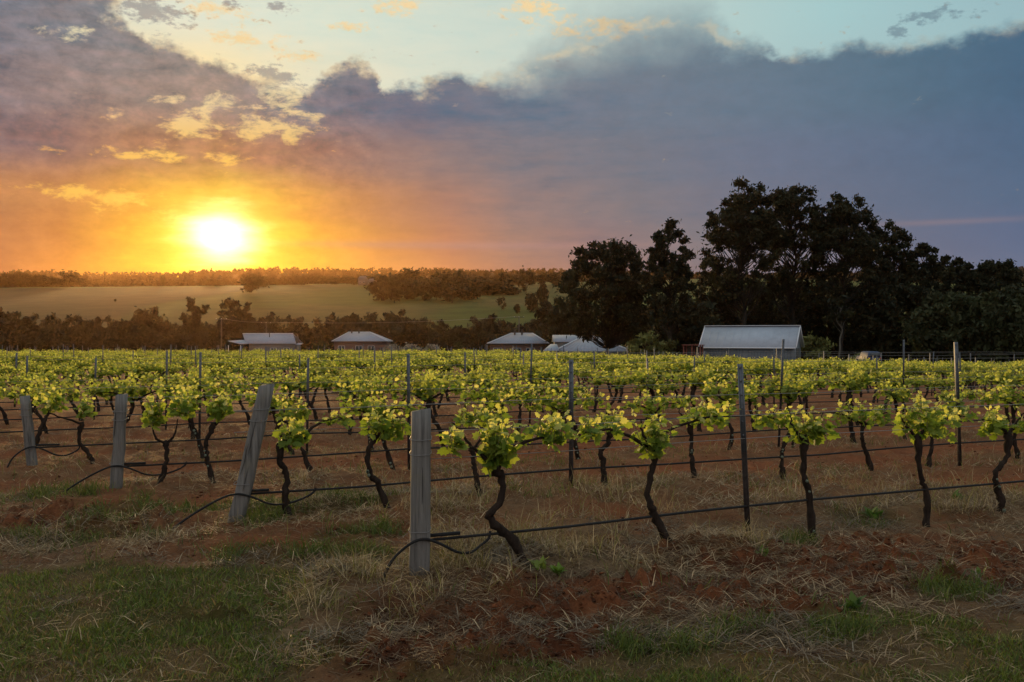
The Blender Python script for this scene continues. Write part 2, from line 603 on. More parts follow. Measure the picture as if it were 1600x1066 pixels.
def timber_mat():
    m, t, b = mat('weathered_grey_timber')
    tc_ = t.nodes.new('ShaderNodeTexCoord')
    mp = t.nodes.new('ShaderNodeMapping')
    mp.inputs['Scale'].default_value = (34, 34, 1.6)
    t.links.new(tc_.outputs['Object'], mp.inputs[0])
    nz = t.nodes.new('ShaderNodeTexNoise')
    nz.inputs['Scale'].default_value = 1.0
    nz.inputs['Detail'].default_value = 8
    nz.inputs['Roughness'].default_value = 0.7
    t.links.new(mp.outputs[0], nz.inputs['Vector'])
    rp = t.nodes.new('ShaderNodeValToRGB')
    e = rp.color_ramp.elements
    e[0].position = 0.30
    e[0].color = (0.062, 0.058, 0.054, 1)
    e[1].position = 0.66
    e[1].color = (0.21, 0.197, 0.18, 1)
    k = e.new(0.44)
    k.color = (0.13, 0.122, 0.112, 1)
    t.links.new(nz.outputs[0], rp.inputs[0])
    n2_ = t.nodes.new('ShaderNodeTexNoise')
    n2_.inputs['Scale'].default_value = 5
    n2_.inputs['Detail'].default_value = 5
    t.links.new(tc_.outputs['Object'], n2_.inputs['Vector'])
    mx = t.nodes.new('ShaderNodeMix')
    mx.data_type = 'RGBA'
    mr = t.nodes.new('ShaderNodeMapRange')
    mr.inputs[1].default_value = 0.55
    mr.inputs[2].default_value = 0.75
    mr.inputs[4].default_value = 0.55
    t.links.new(n2_.outputs[0], mr.inputs[0])
    t.links.new(mr.outputs[0], mx.inputs[0])
    t.links.new(rp.outputs[0], mx.inputs[6])
    mx.inputs[7].default_value = (0.17, 0.15, 0.10, 1)
    t.links.new(mx.outputs[2], b.inputs['Base Color'])
    b.inputs['Roughness'].default_value = 0.9
    b.inputs['Specular IOR Level'].default_value = 0.15
    bp = t.nodes.new('ShaderNodeBump')
    bp.inputs['Strength'].default_value = 0.7
    bp.inputs['Distance'].default_value = 0.01
    t.links.new(nz.outputs[0], bp.inputs['Height'])
    t.links.new(bp.outputs[0], b.inputs['Normal'])
    return m


M['timber'] = timber_mat()


def ground_mat():
    m, t, b = mat('ground_cover')
    a = t.nodes.new('ShaderNodeAttribute')
    a.attribute_name = 'Col'
    tc_ = t.nodes.new('ShaderNodeTexCoord')

    def nz(scale, det=8, rough=0.7):
        n_ = t.nodes.new('ShaderNodeTexNoise')
        n_.inputs['Scale'].default_value = scale
        n_.inputs['Detail'].default_value = det
        n_.inputs['Roughness'].default_value = rough
        t.links.new(tc_.outputs['Object'], n_.inputs['Vector'])
        return n_.outputs[0]
    fine = nz(38)
    mid = nz(5)
    big = nz(0.05)
    sm = t.nodes.new('ShaderNodeMath')
    sm.operation = 'ADD'
    t.links.new(fine, sm.inputs[0])
    t.links.new(mid, sm.inputs[1])
    s2 = t.nodes.new('ShaderNodeMath')
    s2.operation = 'ADD'
    t.links.new(sm.outputs[0], s2.inputs[0])
    t.links.new(big, s2.inputs[1])
    mr = t.nodes.new('ShaderNodeMapRange')
    mr.inputs[1].default_value = 1.05
    mr.inputs[2].default_value = 1.95
    mr.inputs[3].default_value = 0.45
    mr.inputs[4].default_value = 1.55
    t.links.new(s2.outputs[0], mr.inputs[0])
    v = t.nodes.new('ShaderNodeVectorMath')
    v.operation = 'SCALE'
    t.links.new(a.outputs['Color'], v.inputs[0])
    t.links.new(mr.outputs[0], v.inputs['Scale'])
    t.links.new(v.outputs[0], b.inputs['Base Color'])
    b.inputs['Roughness'].default_value = 0.95
    b.inputs['Specular IOR Level'].default_value = 0.08
    bp = t.nodes.new('ShaderNodeBump')
    bp.inputs['Strength'].default_value = 0.8
    bp.inputs['Distance'].default_value = 0.03
    t.links.new(fine, bp.inputs['Height'])
    t.links.new(bp.outputs[0], b.inputs['Normal'])
    return m


M['ground'] = ground_mat()

# ------------------------------------------------------------------ the lie of the land
ROW_D = np.array([0.891, 0.454])            # direction of the vine rows
ROW_N = np.array([-0.454, 0.891])
P0 = np.array([-0.67, 7.18])                # first end post
END_STEP = np.array([-1.90, 2.02])          # from one end post to the next
ROW_GAP = float(END_STEP @ ROW_N)

_ky = [-6000, -50, 8, 40, 85, 98, 150, 230, 300, 350, 410, 500, 700, 900, 1050, 1500, 2000, 2500, 2700, 3200, 6000]
_kz = [-0.5, 0, 0, -0.12, -0.62, -1.1, -2.6, -3.2, -4.6, -4.0, 2.0, 12.5, 32, 50, 56, 74, 118, 157, 158, 110, 60]
_fy = np.arange(-6000, 6001, 5.0)
_fz = np.interp(_fy, _ky, _kz)


def H(x, y):
    x = np.asarray(x, float)
    y = np.asarray(y, float)
    z = np.interp(y, _fy, _fz)
    # rounding of the far slopes
    z2 = (np.interp(y - 40, _fy, _fz) + np.interp(y + 40, _fy, _fz) + z) / 3
    w = smooth(y, 250, 420)
    z = z * (1 - w) + z2 * w
    z = z - (0.034 * np.minimum(np.maximum(x, 0), 24) + 0.008 * np.clip(x - 24, 0, 66)) * smooth(y, 12, 70) * (1 - smooth(y, 91, 110))
    z = z + smooth(y, 420, 900) * 16 * (fbm(x / 420.0, y / 900.0, 5, 3) - 0.5)
    z = z + smooth(y, 1300, 2200) * 40 * (fbm(x / 520.0, y / 1400.0, 9, 3) - 0.5)
    return z


def pxy(px, py):
    """photograph pixel on level ground -> x, y"""
    Y = CAM_H * F / (py - HZ)
    return (px - 800) / F * Y, Y


def rowq(x, y):
    """row number (0 = first row) and distance along the row from its end post"""
    rx = x - P0[0]
    ry = y - P0[1]
    q = (rx * ROW_N[0] + ry * ROW_N[1]) / ROW_GAP
    s0 = END_STEP @ ROW_D
    t = rx * ROW_D[0] + ry * ROW_D[1] - q * s0
    return q, t


def patch(x, y, lst, seed):
    """soft-edged uneven patches given by centre and half size in the photograph, laid on the ground"""
    m = np.zeros_like(x)
    nx = (fbm(x * 1.3, y * 1.3, seed, 3) - 0.5) * 1.1
    ny = (fbm(x * 2.9, y * 2.9, seed + 3, 3) - 0.5) * 0.7
    for (px, py, rx, ry) in lst:
        X, Y = pxy(px, py)
        ax = rx * Y / F
        ay = ry * Y * Y / (CAM_H * F)
        d_ = np.sqrt(((x - X) / ax) ** 2 + ((y - Y) / ay) ** 2) + nx + ny
        m = np.maximum(m, 1 - smooth(d_, 0.65, 1.25))
    return m


LAWN = [(150, 985, 360, 110), (60, 905, 160, 34), (340, 900, 140, 24), (560, 1075, 300, 16), (1240, 1046, 540, 46), (1540, 1014, 280, 70), (1000, 1062, 240, 20)]
TUFT = [(178, 792, 40, 24), (420, 880, 90, 18), (470, 868, 150, 22), (560, 835, 70, 20), (240, 800, 110, 18), (100, 833, 140, 10), (60, 772, 100, 12), (1120, 985, 170, 20), (1290, 965, 90, 20), (1490, 915, 70, 22),
        (520, 792, 80, 18), (420, 800, 60, 16), (1360, 800, 60, 12), (1160, 850, 30, 10), (1250, 835, 30, 8), (1010, 985, 60, 26)]
DRYT = [(870, 800, 70, 34), (760, 860, 110, 20), (560, 905, 90, 20), (900, 818, 90, 26), (560, 770, 130, 24), (700, 800, 60, 30), (830, 770, 160, 30), (1000, 775, 170, 26), (620, 925, 170, 26), (700, 890, 120, 16), (1130, 850, 120, 18), (950, 870, 130, 16),
        (450, 790, 100, 14), (1330, 775, 160, 20), (1500, 770, 120, 18)]
SOIL = [(1330, 875, 330, 42), (1550, 860, 150, 34), (760, 975, 330, 55), (950, 925, 260, 34), (330, 945, 70, 10), (230, 818, 130, 12), (70, 800, 140, 14), (1150, 920, 200, 30)]
MULCH = [(250, 868, 260, 22), (90, 845, 120, 10), (480, 960, 130, 50), (560, 1010, 160, 40), (860, 880, 200, 22)]


def covers(x, y):
    lawn = patch(x, y, LAWN, 31)
    tuft = patch(x, y, TUFT, 41)
    dry = patch(x, y, DRYT, 51)
    soil = patch(x, y, SOIL, 61)
    mulch = patch(x, y, MULCH, 71)
    q, t = rowq(x, y)
    inrow = smooth(q, 0.25, 0.6) * smooth(t, -2.5, -0.3) * (1 - smooth(y, 90, 96))
    f = np.abs(q - np.round(q)) + (fbm(x * 0.8, y * 0.8, 77, 3) - 0.5) * 0.35
    strip = (1 - smooth(f, 0.16, 0.34)) * inrow
    return lawn, tuft, dry, soil, mulch, inrow, strip


def near_relief(x, y):
    """clods, mounds and ruts close to the camera"""
    r = np.hypot(x, y)
    fade = 1 - smooth(r, 20, 34)
    lawn, tuft, dry, soil, mulch, inrow, strip = covers(x, y)
    rough = np.clip(0.35 + 1.0 * soil + 0.5 * inrow - 0.5 * lawn, 0.12, 1.2)
    z = (fbm(x * 3.2, y * 3.2, 3, 4) - 0.5) * 0.11 * rough
    cl = (np.maximum(0, fbm(x * 8.5, y * 8.5, 8, 3) - 0.5) * 0.20 + (fbm(x * 19, y * 19, 88, 2) - 0.5) * 0.042) * rough * (0.4 + soil + 0.4 * inrow)
    z = z + cl + (fbm(x * 0.5, y * 0.5, 12, 2) - 0.5) * 0.10
    z = z + dry * (0.05 + 0.16 * np.maximum(0, fbm(x * 1.7, y * 1.7, 19, 2) - 0.45)) + strip * 0.05
    return (z - 0.055) * fade * smooth(r, 0.5, 3.0)


def G(x, y):
    x = np.atleast_1d(np.asarray(x, float))
    y = np.atleast_1d(np.asarray(y, float))
    return H(x, y) + near_relief(x, y)


def g1(x, y):
    return float(G([x], [y])[0])


SOIL_C = np.array([0.185, 0.063, 0.026])
SOIL_D = np.array([0.060, 0.022, 0.012])
STRAW_C = np.array([0.235, 0.165, 0.092])
MULCH_C = np.array([0.150, 0.085, 0.042])
LAWN_C = np.array([0.064, 0.062, 0.017])


def build_ground():
    rr = [0.6]
    while rr[-1] < 2800:
        r_ = rr[-1]
        if r_ < 4:
            k = 0.05
        elif r_ < 24:
            k = 0.0062
        elif r_ < 60:
            k = 0.014
        else:
            k = 0.028
        rr.append(r_ * (1 + k))
    rr = np.array(rr)
    an = np.concatenate([np.arange(-34, 34.01, 0.2), np.arange(36, 325.9, 3.0)])
    an = np.radians(an)
    na = len(an)
    Rg, Ag = np.meshgrid(rr, an, indexing='ij')
    x = (Rg * np.sin(Ag)).ravel()
    y = (Rg * np.cos(Ag)).ravel()
    z = G(x, y)
    x = np.append(x, 0.0)
    y = np.append(y, 0.0)
    z = np.append(z, H(np.array([0.0]), np.array([0.0])))
    nr = len(rr)
    i = np.arange(nr - 1)[:, None] * na
    j = np.arange(na)[None, :]
    j2 = (j + 1) % na
    quads = np.stack([i + j, i + na + j, i + na + j2, i + j2], -1).reshape(-1, 4)[:, ::-1]
    quads = np.stack([i + j, i + j2, i + na + j2, i + na + j], -1).reshape(-1, 4)
    c0 = nr * na
    tris = np.stack([np.full(na, c0), (np.arange(na) + 1) % na, np.arange(na)], -1)
    # colours of the cover itself
    lawn, tuft, dry, soil, mulch, inrow, strip = covers(x, y)
    n_a = fbm(x * 1.1, y * 1.1, 91, 4)
    n_b = fbm(x * 6.0, y * 6.0, 92, 3)
    C = np.tile(MULCH_C, (len(x), 1))

    def over(C, m, col):
        m = np.clip(m, 0, 1)[:, None]
        return C * (1 - m) + col * m
    C = over(C, smooth(n_b, 0.5, 0.7) * 0.6, SOIL_C)
    C = over(C, mulch * 0.8, STRAW_C)
    C = over(C, soil, SOIL_C * 0.85)
    C = over(C, inrow, SOIL_C * 1.05)
    C = over(C, inrow * smooth(n_a, 0.5, 0.75) * 0.5, MULCH_C)
    C = over(C, soil * smooth(n_b, 0.5, 0.72) * 0.8, SOIL_D)
    C = over(C, strip * 0.4, MULCH_C)
    C = over(C, dry * 0.5, MULCH_C)
    C = over(C, lawn * 0.85, LAWN_C)
    C = over(C, lawn * smooth(n_a, 0.5, 0.7) * 0.6, MULCH_C)
    C = over(C, tuft * 0.6, LAWN_C * 0.8)
    # behind the photographer: mown grass
    C = over(C, (1 - smooth(y, 2.0, 4.5)) * 0.8, LAWN_C)
    # beyond the vineyard
    far = smooth(y, 88, 100)
    pasture = np.array([0.078, 0.082, 0.018])
    dryp = np.array([0.105, 0.080, 0.024])
    C = over(C, far, pasture * 0.8)
    hill = smooth(y, 380, 430)
    C = over(C, hill, pasture)
    C = over(C, hill * smooth(fbm(x / 90.0, y / 160.0, 33, 3), 0.45, 0.7), dryp)
    # ploughed paddock left of the pale track
    track = -0.215 * y - 20 - 60 * smooth(y, 820, 520)
    pl = hill * smooth(track - x, 0, 12) * (1 - smooth(y, 850, 880))
    C = over(C, pl * 0.8, np.array([0.080, 0.052, 0.024]))
    C = over(C, hill * np.exp(-((x - track - 9) / 9.0) ** 2) * 0.7, np.array([0.13, 0.12, 0.04]))
    C = over(C, smooth(y, 960, 1060), np.array([0.030, 0.028, 0.013]))
    me = mesh_np('ground', np.stack([x, y, z], 1), [quads, tris], M['ground'], C, True)
    o = link('ground', me)
    tag(o, kind='structure')
    return o


build_ground()

# far blue range behind the ridge
rng = np.random.default_rng(5)
xs = np.linspace(-1850, 350, 180)
top = 174 + 44 * (fbm(xs / 340.0, xs * 0, 4, 4) - 0.25) - 0.03 * np.abs(xs + 1250)
ys = 2800 + 60 * fbm(xs / 350.0, xs * 0 + 3, 8, 3)
Vm = np.concatenate([np.stack([xs, ys - 180, np.full_like(xs, 60)], 1), np.stack([xs, ys - 70, 60 + (top - 60) * 0.7], 1),
                     np.stack([xs, ys, top], 1), np.stack([xs, ys + 60, np.full_like(xs, 40)], 1)])
nn = len(xs)
fq = []
for k in range(3):
    for i in range(nn - 1):
        fq.append((k * nn + i, k * nn + i + 1, (k + 1) * nn + i + 1, (k + 1) * nn + i))
me = mesh_np('mountains', Vm, [np.array(fq)], M['ground'], np.tile(np.array([0.05, 0.055, 0.03]), (len(Vm), 1)), True)
tag(link('mountains', me), kind='structure')

# ------------------------------------------------------------------ haze over the valley
HAZE = 0.000023
hm = bpy.data.materials.new('haze')
hm.use_nodes = True
ht = hm.node_tree
ht.nodes.clear()
pv = ht.nodes.new('ShaderNodeVolumePrincipled')
pv.inputs['Color'].default_value = (1.0, 0.54, 0.24, 1)
pv.inputs['Density'].default_value = HAZE
pv.inputs["Anisotropy"].default_value = 0.8
ho = ht.nodes.new('ShaderNodeOutputMaterial')
ht.links.new(pv.outputs[0], ho.inputs['Volume'])
hb = MB()
hb.box((0, 0, 92), (5900, 5900, 224))
hz = hb.build('haze', hm)
tag(hz, kind='stuff')


# ------------------------------------------------------------------ trees
def leaf_cards(rng, centers, radii, per, size, flat=0.7, droop=0.0):
    """many small leaf-clump faces spread through clumps; returns V, quads"""
    n_ = len(centers) * per
    c = np.repeat(centers, per, axis=0)
    r_ = np.repeat(radii, per)
    dirs = rng.normal(size=(n_, 3))
    dirs /= np.linalg.norm(dirs, axis=1)[:, None]
    rad = np.abs(rng.normal(size=n_)) * 0.62
    p = c + dirs * (rad * r_)[:, None] * np.array([1, 1, flat])
    u = rng.normal(size=(n_, 3))
    u[:, 2] -= droop
    u /= np.linalg.norm(u, axis=1)[:, None]
    w = np.cross(u, rng.normal(size=(n_, 3)))
    w /= np.linalg.norm(w, axis=1)[:, None] + 1e-9
    s = size * rng.uniform(0.6, 1.4, n_)
    a = u * (s * 0.75)[:, None]
    b = w * (s * 0.33)[:, None]
    k = rng.uniform(-0.3, 0.3, n_)[:, None]
    V = np.stack([p - a, p + b + a * k, p + a, p - b + a * k], 1).reshape(-1, 3)
    q = np.arange(n_ * 4).reshape(-1, 4)
    return V, q


TREE_BASE = np.array([0.036, 0.042, 0.017])


def tree_meshes(seed, height, width, base, clumps, per, size, kind='dome', leaf_col=TREE_BASE, trunk_r=None, bark='tree_bark', limbs=True, clump_r=None, lean=0.0, nt=6, droop=0.6):
    rng = np.random.default_rng(seed)
    ch = height - base
    tr = trunk_r or height * 0.018
    cs = []
    tries = 0
    while len(cs) < clumps and tries < clumps * 60:
        tries += 1
        p = rng.uniform(-1, 1, 3)
        zz = (p[2] + 1) / 2
        if kind == 'dome':
            prof = math.sqrt(max(0, 1 - zz ** 3.4)) * (0.62 + 0.38 * smooth(zz, 0, 0.35))
        elif kind == 'gum':
            if zz < 0.48 and rng.random() < 0.66:
                continue
            prof = math.sqrt(max(0, 1 - zz ** 3.4)) * (0.55 + 0.45 * smooth(zz, 0, 0.4))
        elif kind == 'tall':
            prof = (math.sin(math.pi * min(1, zz * 0.86 + 0.10)) ** 0.8) * (1 - 0.35 * zz)
        elif kind == 'cone':
            prof = (1 - zz) ** 0.7 * 0.95 + 0.05
        else:
            prof = math.sqrt(max(0, 1 - (2 * zz - 1) ** 2))
        rr_ = math.hypot(p[0], p[1])
        if rr_ > prof or (rr_ < prof * 0.35 and zz < 0.75 and rng.random() < 0.75):
            continue
        cs.append((p[0] * width / 2 + lean * zz * height, p[1] * width / 2, base + zz * ch * 0.94))
    cs = np.array(cs)
    cr = (clump_r or width * 0.11) * rng.uniform(0.65, 1.35, len(cs))
    V, q = leaf_cards(rng, cs, cr, per, size, 0.72, droop)
    tone = np.repeat(rng.uniform(0.65, 1.4, len(cs)), per * 4) * np.repeat(rng.uniform(0.75, 1.25, len(q)), 4)
    warm = np.repeat(rng.uniform(0, 1, len(cs)), per * 4)[:, None]
    C = (leaf_col * (1 - warm * 0.3) + np.array([0.06, 0.052, 0.02]) * warm * 0.3) * tone[:, None]
    crown = mesh_np('crown', V, [q], M['tree_leaf'], C)
    tb = MB()
    topz = base + ch * 0.72
    k = 7
    tp = [(lean * (i / k) ** 1 * height * 0.7 + rng.normal() * height * 0.008 * i ** 0.5, rng.normal() * height * 0.008 * i ** 0.5, -0.4 + (topz + 0.4) * i / k) for i in range(k + 1)]
    tp = np.array(tp)
    rad = tr * (1 - 0.8 * np.linspace(0, 1, k + 1) ** 1.2)
    rad[0] *= 1.35
    tb.tube(curve_pts(tp, 18), np.interp(np.linspace(0, 1, len(curve_pts(tp, 18))), np.linspace(0, 1, k + 1), rad), nt, 0)
    if limbs:
        for c in cs:
            d_ = math.hypot(c[0], c[1])
            z0 = np.clip(c[2] - d_ * rng.uniform(0.75, 1.3) - 0.04 * height, base * 0.55 + 0.1, topz * 0.97)
            bx = np.interp(z0, tp[:, 2], tp[:, 0])
            by = np.interp(z0, tp[:, 2], tp[:, 1])
            r0 = tr * 0.42 * (1 - 0.55 * z0 / height) * rng.uniform(0.6, 1.1)
            mid = np.array([bx + (c[0] - bx) * 0.5, by + (c[1] - by) * 0.5, z0 + (c[2] - z0) * rng.uniform(0.3, 0.5)]) + rng.normal(size=3) * width * 0.025
            P = curve_pts([(bx, by, z0), mid, c], 6)
            tb.tube(P, np.linspace(r0, r0 * 0.22, len(P)), 4, 0, caps=False)
    trunk = tb.mesh('trunk', M[bark], True)
    return crown, trunk


def plant_tree(name, meshes, loc, label, cat, group=None, s=1.0, rz=0.0, sz=None):
    o = thing(name, label, cat, loc, group, rz)
    o.scale = (s, s, sz or s)
    link('crown', meshes[0], o)
    link('trunk', meshes[1], o)
    return o


def at(px, py, Y):
    return (px - 800) / F * Y, CAM_H - (py - HZ) / F * Y


def tree_spec(px, py_top, Y, wpx):
    X = (px - 800) / F * Y
    zt = CAM_H - (py_top - HZ) / F * Y
    zb = float(H([X], [Y])[0])
    return X, Y, zb, zt - zb, wpx / F * Y


# the tall gums behind the shed, each its own
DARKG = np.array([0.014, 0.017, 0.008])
big = [
    # px, top, Y, width px, kind, base frac, clumps, label
    (948, 366, 128, 150, 'dome', 0.21, 95, 'broad dark gum tree with its trunk standing before the blue gabled house'),
    (1046, 318, 116, 88, 'tall', 0.26, 46, 'tall slim open gum tree standing alone left of the grey shed'),
    (1124, 384, 150, 84, 'dome', 0.22, 46, 'lower gum tree at the left shoulder of the big clump behind the shed'),
    (1158, 270, 142, 124, 'gum', 0.34, 80, 'tallest dark gum tree of the big clump, above the left half of the shed roof'),
    (1238, 277, 150, 116, 'gum', 0.34, 74, 'tall dark gum tree of the big clump above the right half of the shed roof'),
    (1316, 293, 146, 122, 'gum', 0.34, 76, 'tall gum tree right of the shed with sky showing between its limbs'),
    (1380, 334, 152, 96, 'gum', 0.34, 60, 'gum tree sloping down at the right shoulder of the big clump'),
    (1448, 376, 150, 84, 'gum', 0.40, 44, 'thin flat topped gum tree right of the big clump'),
    (1500, 398, 140, 76, 'gum', 0.12, 60, 'low rounded dark tree between two flat topped trees at the right'),
    (1556, 394, 136, 92, 'gum', 0.15, 66, 'dark rounded tree near the right edge above the vineyard posts'),
    (1622, 396, 140, 90, 'dome', 0.12, 50, 'dark tree cut by the right edge of the picture'),
    (1080, 462, 134, 110, 'dome', 0.08, 60, 'bushy dark tree filling the gap between the slim gum and the shed'),
    (1155, 428, 158, 130, 'dome', 0.05, 60, 'dense low tree directly behind the shed roof'),
    (1290, 426, 160, 140, 'dome', 0.05, 60, 'dense dark tree low behind the right end of the shed'),
    (1400, 420, 148, 150, 'dome', 0.06, 70, 'wide dark bushy tree right of the shed with foliage to the ground'),
    (1480, 455, 128, 130, 'dome', 0.05, 60, 'dull green bushy tree in front of the dark trees at the right'),
    (1575, 450, 122, 130, 'dome', 0.05, 60, 'wide dark green bushy tree low at the right edge'),
    (1225, 418, 168, 120, 'dome', 0.05, 56, 'dense dark tree low behind the middle of the shed roof'),
    (1008, 462, 175, 90, 'dome', 0.06, 46, 'dark low tree between the broad gum and the slim gum'),
    (893, 432, 178, 70, 'dome', 0.08, 46, 'dark lower tree on the left flank of the broad gum'),
]
for i, (px, py, Y, w, kd, bf, nc, lab) in enumerate(big):
    X, Y, zb, ht_, wd = tree_spec(px, py, Y, w)
    low = bf <= 0.08
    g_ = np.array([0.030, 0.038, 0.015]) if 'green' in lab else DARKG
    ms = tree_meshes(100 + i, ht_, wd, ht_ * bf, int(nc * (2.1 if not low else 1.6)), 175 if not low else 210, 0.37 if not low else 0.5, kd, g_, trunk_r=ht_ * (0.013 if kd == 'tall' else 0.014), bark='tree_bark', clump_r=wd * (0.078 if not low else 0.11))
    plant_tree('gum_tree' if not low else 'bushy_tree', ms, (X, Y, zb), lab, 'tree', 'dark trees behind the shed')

# two pale stemmed saplings low in the dark at the right of the shed
for i, (px, py, Y, w, lab) in enumerate([(1312, 455, 118, 40, 'pale stemmed young gum standing right of the shed')]):
    X, Y, zb, ht_, wd = tree_spec(px, py, Y, w)
    ms = tree_meshes(160 + i, ht_, wd, ht_ * 0.55, 10, 90, 0.5, 'dome', DARKG, trunk_r=0.13, bark='pale_bark')
    plant_tree('young_gum_tree', ms, (X, Y, zb), lab, 'tree')

# yellow-green bushes beside the shed
for i, (px, py, Y, w, lab) in enumerate([(1010, 518, 106, 56, 'yellow green bush left of the shed below the slim gum'),
                                         (1272, 522, 108, 50, 'yellow green bush at the right end of the shed'),
                                         (1040, 532, 108, 40, 'small dull green bush at the foot of the slim gum')]):
    X, Y, zb, ht_, wd = tree_spec(px, py, Y, w)
    ms = tree_meshes(170 + i, ht_, wd, ht_ * 0.05, 26, 110, 0.34, 'dome', np.array([0.10, 0.105, 0.03]), trunk_r=0.06, clump_r=wd * 0.16)
    plant_tree('bush', ms, (X, Y, zb), lab, 'bush')

# the belt of dark trees behind the farmhouses
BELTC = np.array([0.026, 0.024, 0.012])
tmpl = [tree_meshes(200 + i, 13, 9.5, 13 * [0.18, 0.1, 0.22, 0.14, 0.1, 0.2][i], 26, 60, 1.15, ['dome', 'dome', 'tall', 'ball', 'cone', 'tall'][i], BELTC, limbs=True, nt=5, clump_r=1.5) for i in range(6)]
rs = random.Random(11)


def belt_top(px):
    k = [0, 30, 60, 120, 200, 260, 300, 330, 400, 450, 520, 560, 600, 650, 700, 760, 820, 870, 930]
    v = [476, 490, 490, 492, 494, 496, 494, 494, 492, 490, 492, 490, 488, 486, 498, 496, 494, 496, 500]
    return np.interp(px, k, v)


def belt_zone(px, line):
    for lim, w in ((230, 'at its left end'), (345, 'round the dark round crowned tree'), (495, 'behind the pale roofed farmhouse'), (620, 'behind the left brick farmhouse'),
                   (752, 'between the two brick farmhouses'), (872, 'behind the middle brick farmhouse'), (9999, 'beside the broad gum')):
        if px < lim:
            return ('tall dark rear tree of the belt ' if line == 0 else 'low bushy front tree of the belt ') + w


px = -40.0
while px < 960:
    Y = rs.uniform(285, 335)
    py = belt_top(px) + rs.uniform(-2, 13)
    X, Y, zb, ht_, wd = tree_spec(px, py, Y, 40)
    m_ = tmpl[rs.choice([1, 2, 2, 3, 4, 5, 5])]
    s = ht_ / 13.0
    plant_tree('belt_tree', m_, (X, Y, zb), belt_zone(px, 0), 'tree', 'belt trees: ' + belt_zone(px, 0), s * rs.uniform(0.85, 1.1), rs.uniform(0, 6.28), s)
    px += rs.uniform(7, 13)
# a second, lower line in front
px = -30.0
while px < 900:
    Y = rs.uniform(255, 280)
    py = belt_top(px) + rs.uniform(14, 30)
    X, Y, zb, ht_, wd = tree_spec(px, py, Y, 40)
    s = ht_ / 13.0
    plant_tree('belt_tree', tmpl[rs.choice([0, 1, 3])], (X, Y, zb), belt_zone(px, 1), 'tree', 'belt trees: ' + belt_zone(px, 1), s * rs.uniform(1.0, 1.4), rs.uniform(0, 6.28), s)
    px += rs.uniform(20, 34)

for i, (px, py, Y, w, kd, lab) in enumerate([
        (306, 461, 280, 42, 'dome', 'dark round crowned tree standing above the belt, below the sun'),
        (232, 470, 290, 46, 'dome', 'loose bushy tree rising above the belt left of the round crowned tree'),
        (358, 459, 300, 40, 'dome', 'open crowned tree above the belt, right of the round crowned tree'),
        (380, 466, 296, 28, 'ball', 'smaller open tree close beside the open crowned tree'),
        (425, 482, 300, 14, 'cone', 'thin pointed tree in the belt above the pale roofed farmhouse'),
        (408, 484, 300, 16, 'cone', 'narrow pointed tree left of the thin pointed one in the belt'),
        (10, 472, 300, 40, 'dome', 'dark tree rising above the belt at the left edge'),
        (550, 478, 300, 40, 'dome', 'bushy tree above the belt over the left brick farmhouse'),
        (620, 476, 310, 44, 'dome', 'bushy tree above the belt to the right of the left brick farmhouse'),
        (770, 488, 300, 40, 'dome', 'wide bushy tree in the belt above the middle brick farmhouse'),
        (862, 455, 250, 56, 'dome', 'grey green tree at the left foot of the broad gum')]):
    X, Y, zb, ht_, wd = tree_spec(px, py, Y, w)
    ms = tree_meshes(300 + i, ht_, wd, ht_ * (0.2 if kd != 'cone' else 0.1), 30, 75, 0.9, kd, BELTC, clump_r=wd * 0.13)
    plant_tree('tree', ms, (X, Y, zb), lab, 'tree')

# trees on the green hill
HILLC = np.array([0.026, 0.027, 0.012])
htm = [tree_meshes(400 + i, 12, [13, 11, 9][i], 12 * [0.12, 0.18, 0.1][i], 22, 50, 1.5, ['dome', 'ball', 'tall'][i], HILLC, nt=5, clump_r=1.9) for i in range(3)]


def hill_tree(px, py_top, py_base, w, m, lab, group=None):
    # find the distance at which the ground shows at py_base
    u = (px - 800) / F
    ys_ = np.linspace(380, 1000, 500)
    hz_ = H(u * ys_, ys_)
    prow = HZ - (hz_ - CAM_H) / ys_ * F
    k = int(np.argmin(np.abs(prow - py_base)))
    Y = ys_[k]
    hh = (py_base - py_top) / F * Y
    o = plant_tree('hill_tree', m, (u * Y, Y, float(hz_[k])), lab, 'tree', group, hh / 12.0, rs.uniform(0, 6.28))
    sxy = (w / F * Y) / 11.0
    o.scale = (sxy, sxy, hh / 12.0)
    return o


hill_tree(393, 428, 457, 34, htm[0], 'lone spreading tree on the green hill below the sun')
hill_tree(600, 430, 470, 44, htm[0], 'spreading dark tree at the left end of the hill grove')
hill_tree(784, 464, 485, 12, htm[1], 'small round tree alone below the hill grove')
hill_tree(808, 472, 490, 12, htm[2], 'small narrow tree on the lower hill beside the round one')
hill_tree(830, 452, 488, 26, htm[2], 'dark upright tree on the lower hill near the broad gum')
hill_tree(848, 436, 480, 22, htm[2], 'taller dark tree close to the left side of the broad gum')
hill_tree(822, 420, 458, 22, htm[1], 'tall tree standing above the right end of the hill grove')
hill_tree(790, 426, 455, 26, htm[0], 'wide topped tree in the right part of the hill grove')
hill_tree(640, 420, 448, 34, htm[0], 'wide topped tree above the left part of the hill grove')
hill_tree(255, 421, 442, 10, htm[2], 'thin upright tree on the hill crest under the sun')
hill_tree(180, 467, 472, 4, htm[1], 'tiny bush alone in the ploughed hill paddock')
px = 618
while px < 800:
    for k in range(2):
        hill_tree(px + rs.uniform(-4, 4), rs.uniform(424, 440) + 10 * k, rs.uniform(456, 464) + 10 * k - (8 if px > 740 else 0), rs.uniform(26, 40), htm[rs.choice([0, 1])],
                  'dark tree in the %s half of the dense grove on the green hill' % ('left' if px < 710 else 'right'), 'trees of the hill grove, %s half' % ('left' if px < 710 else 'right'))
    px += rs.uniform(12, 17)
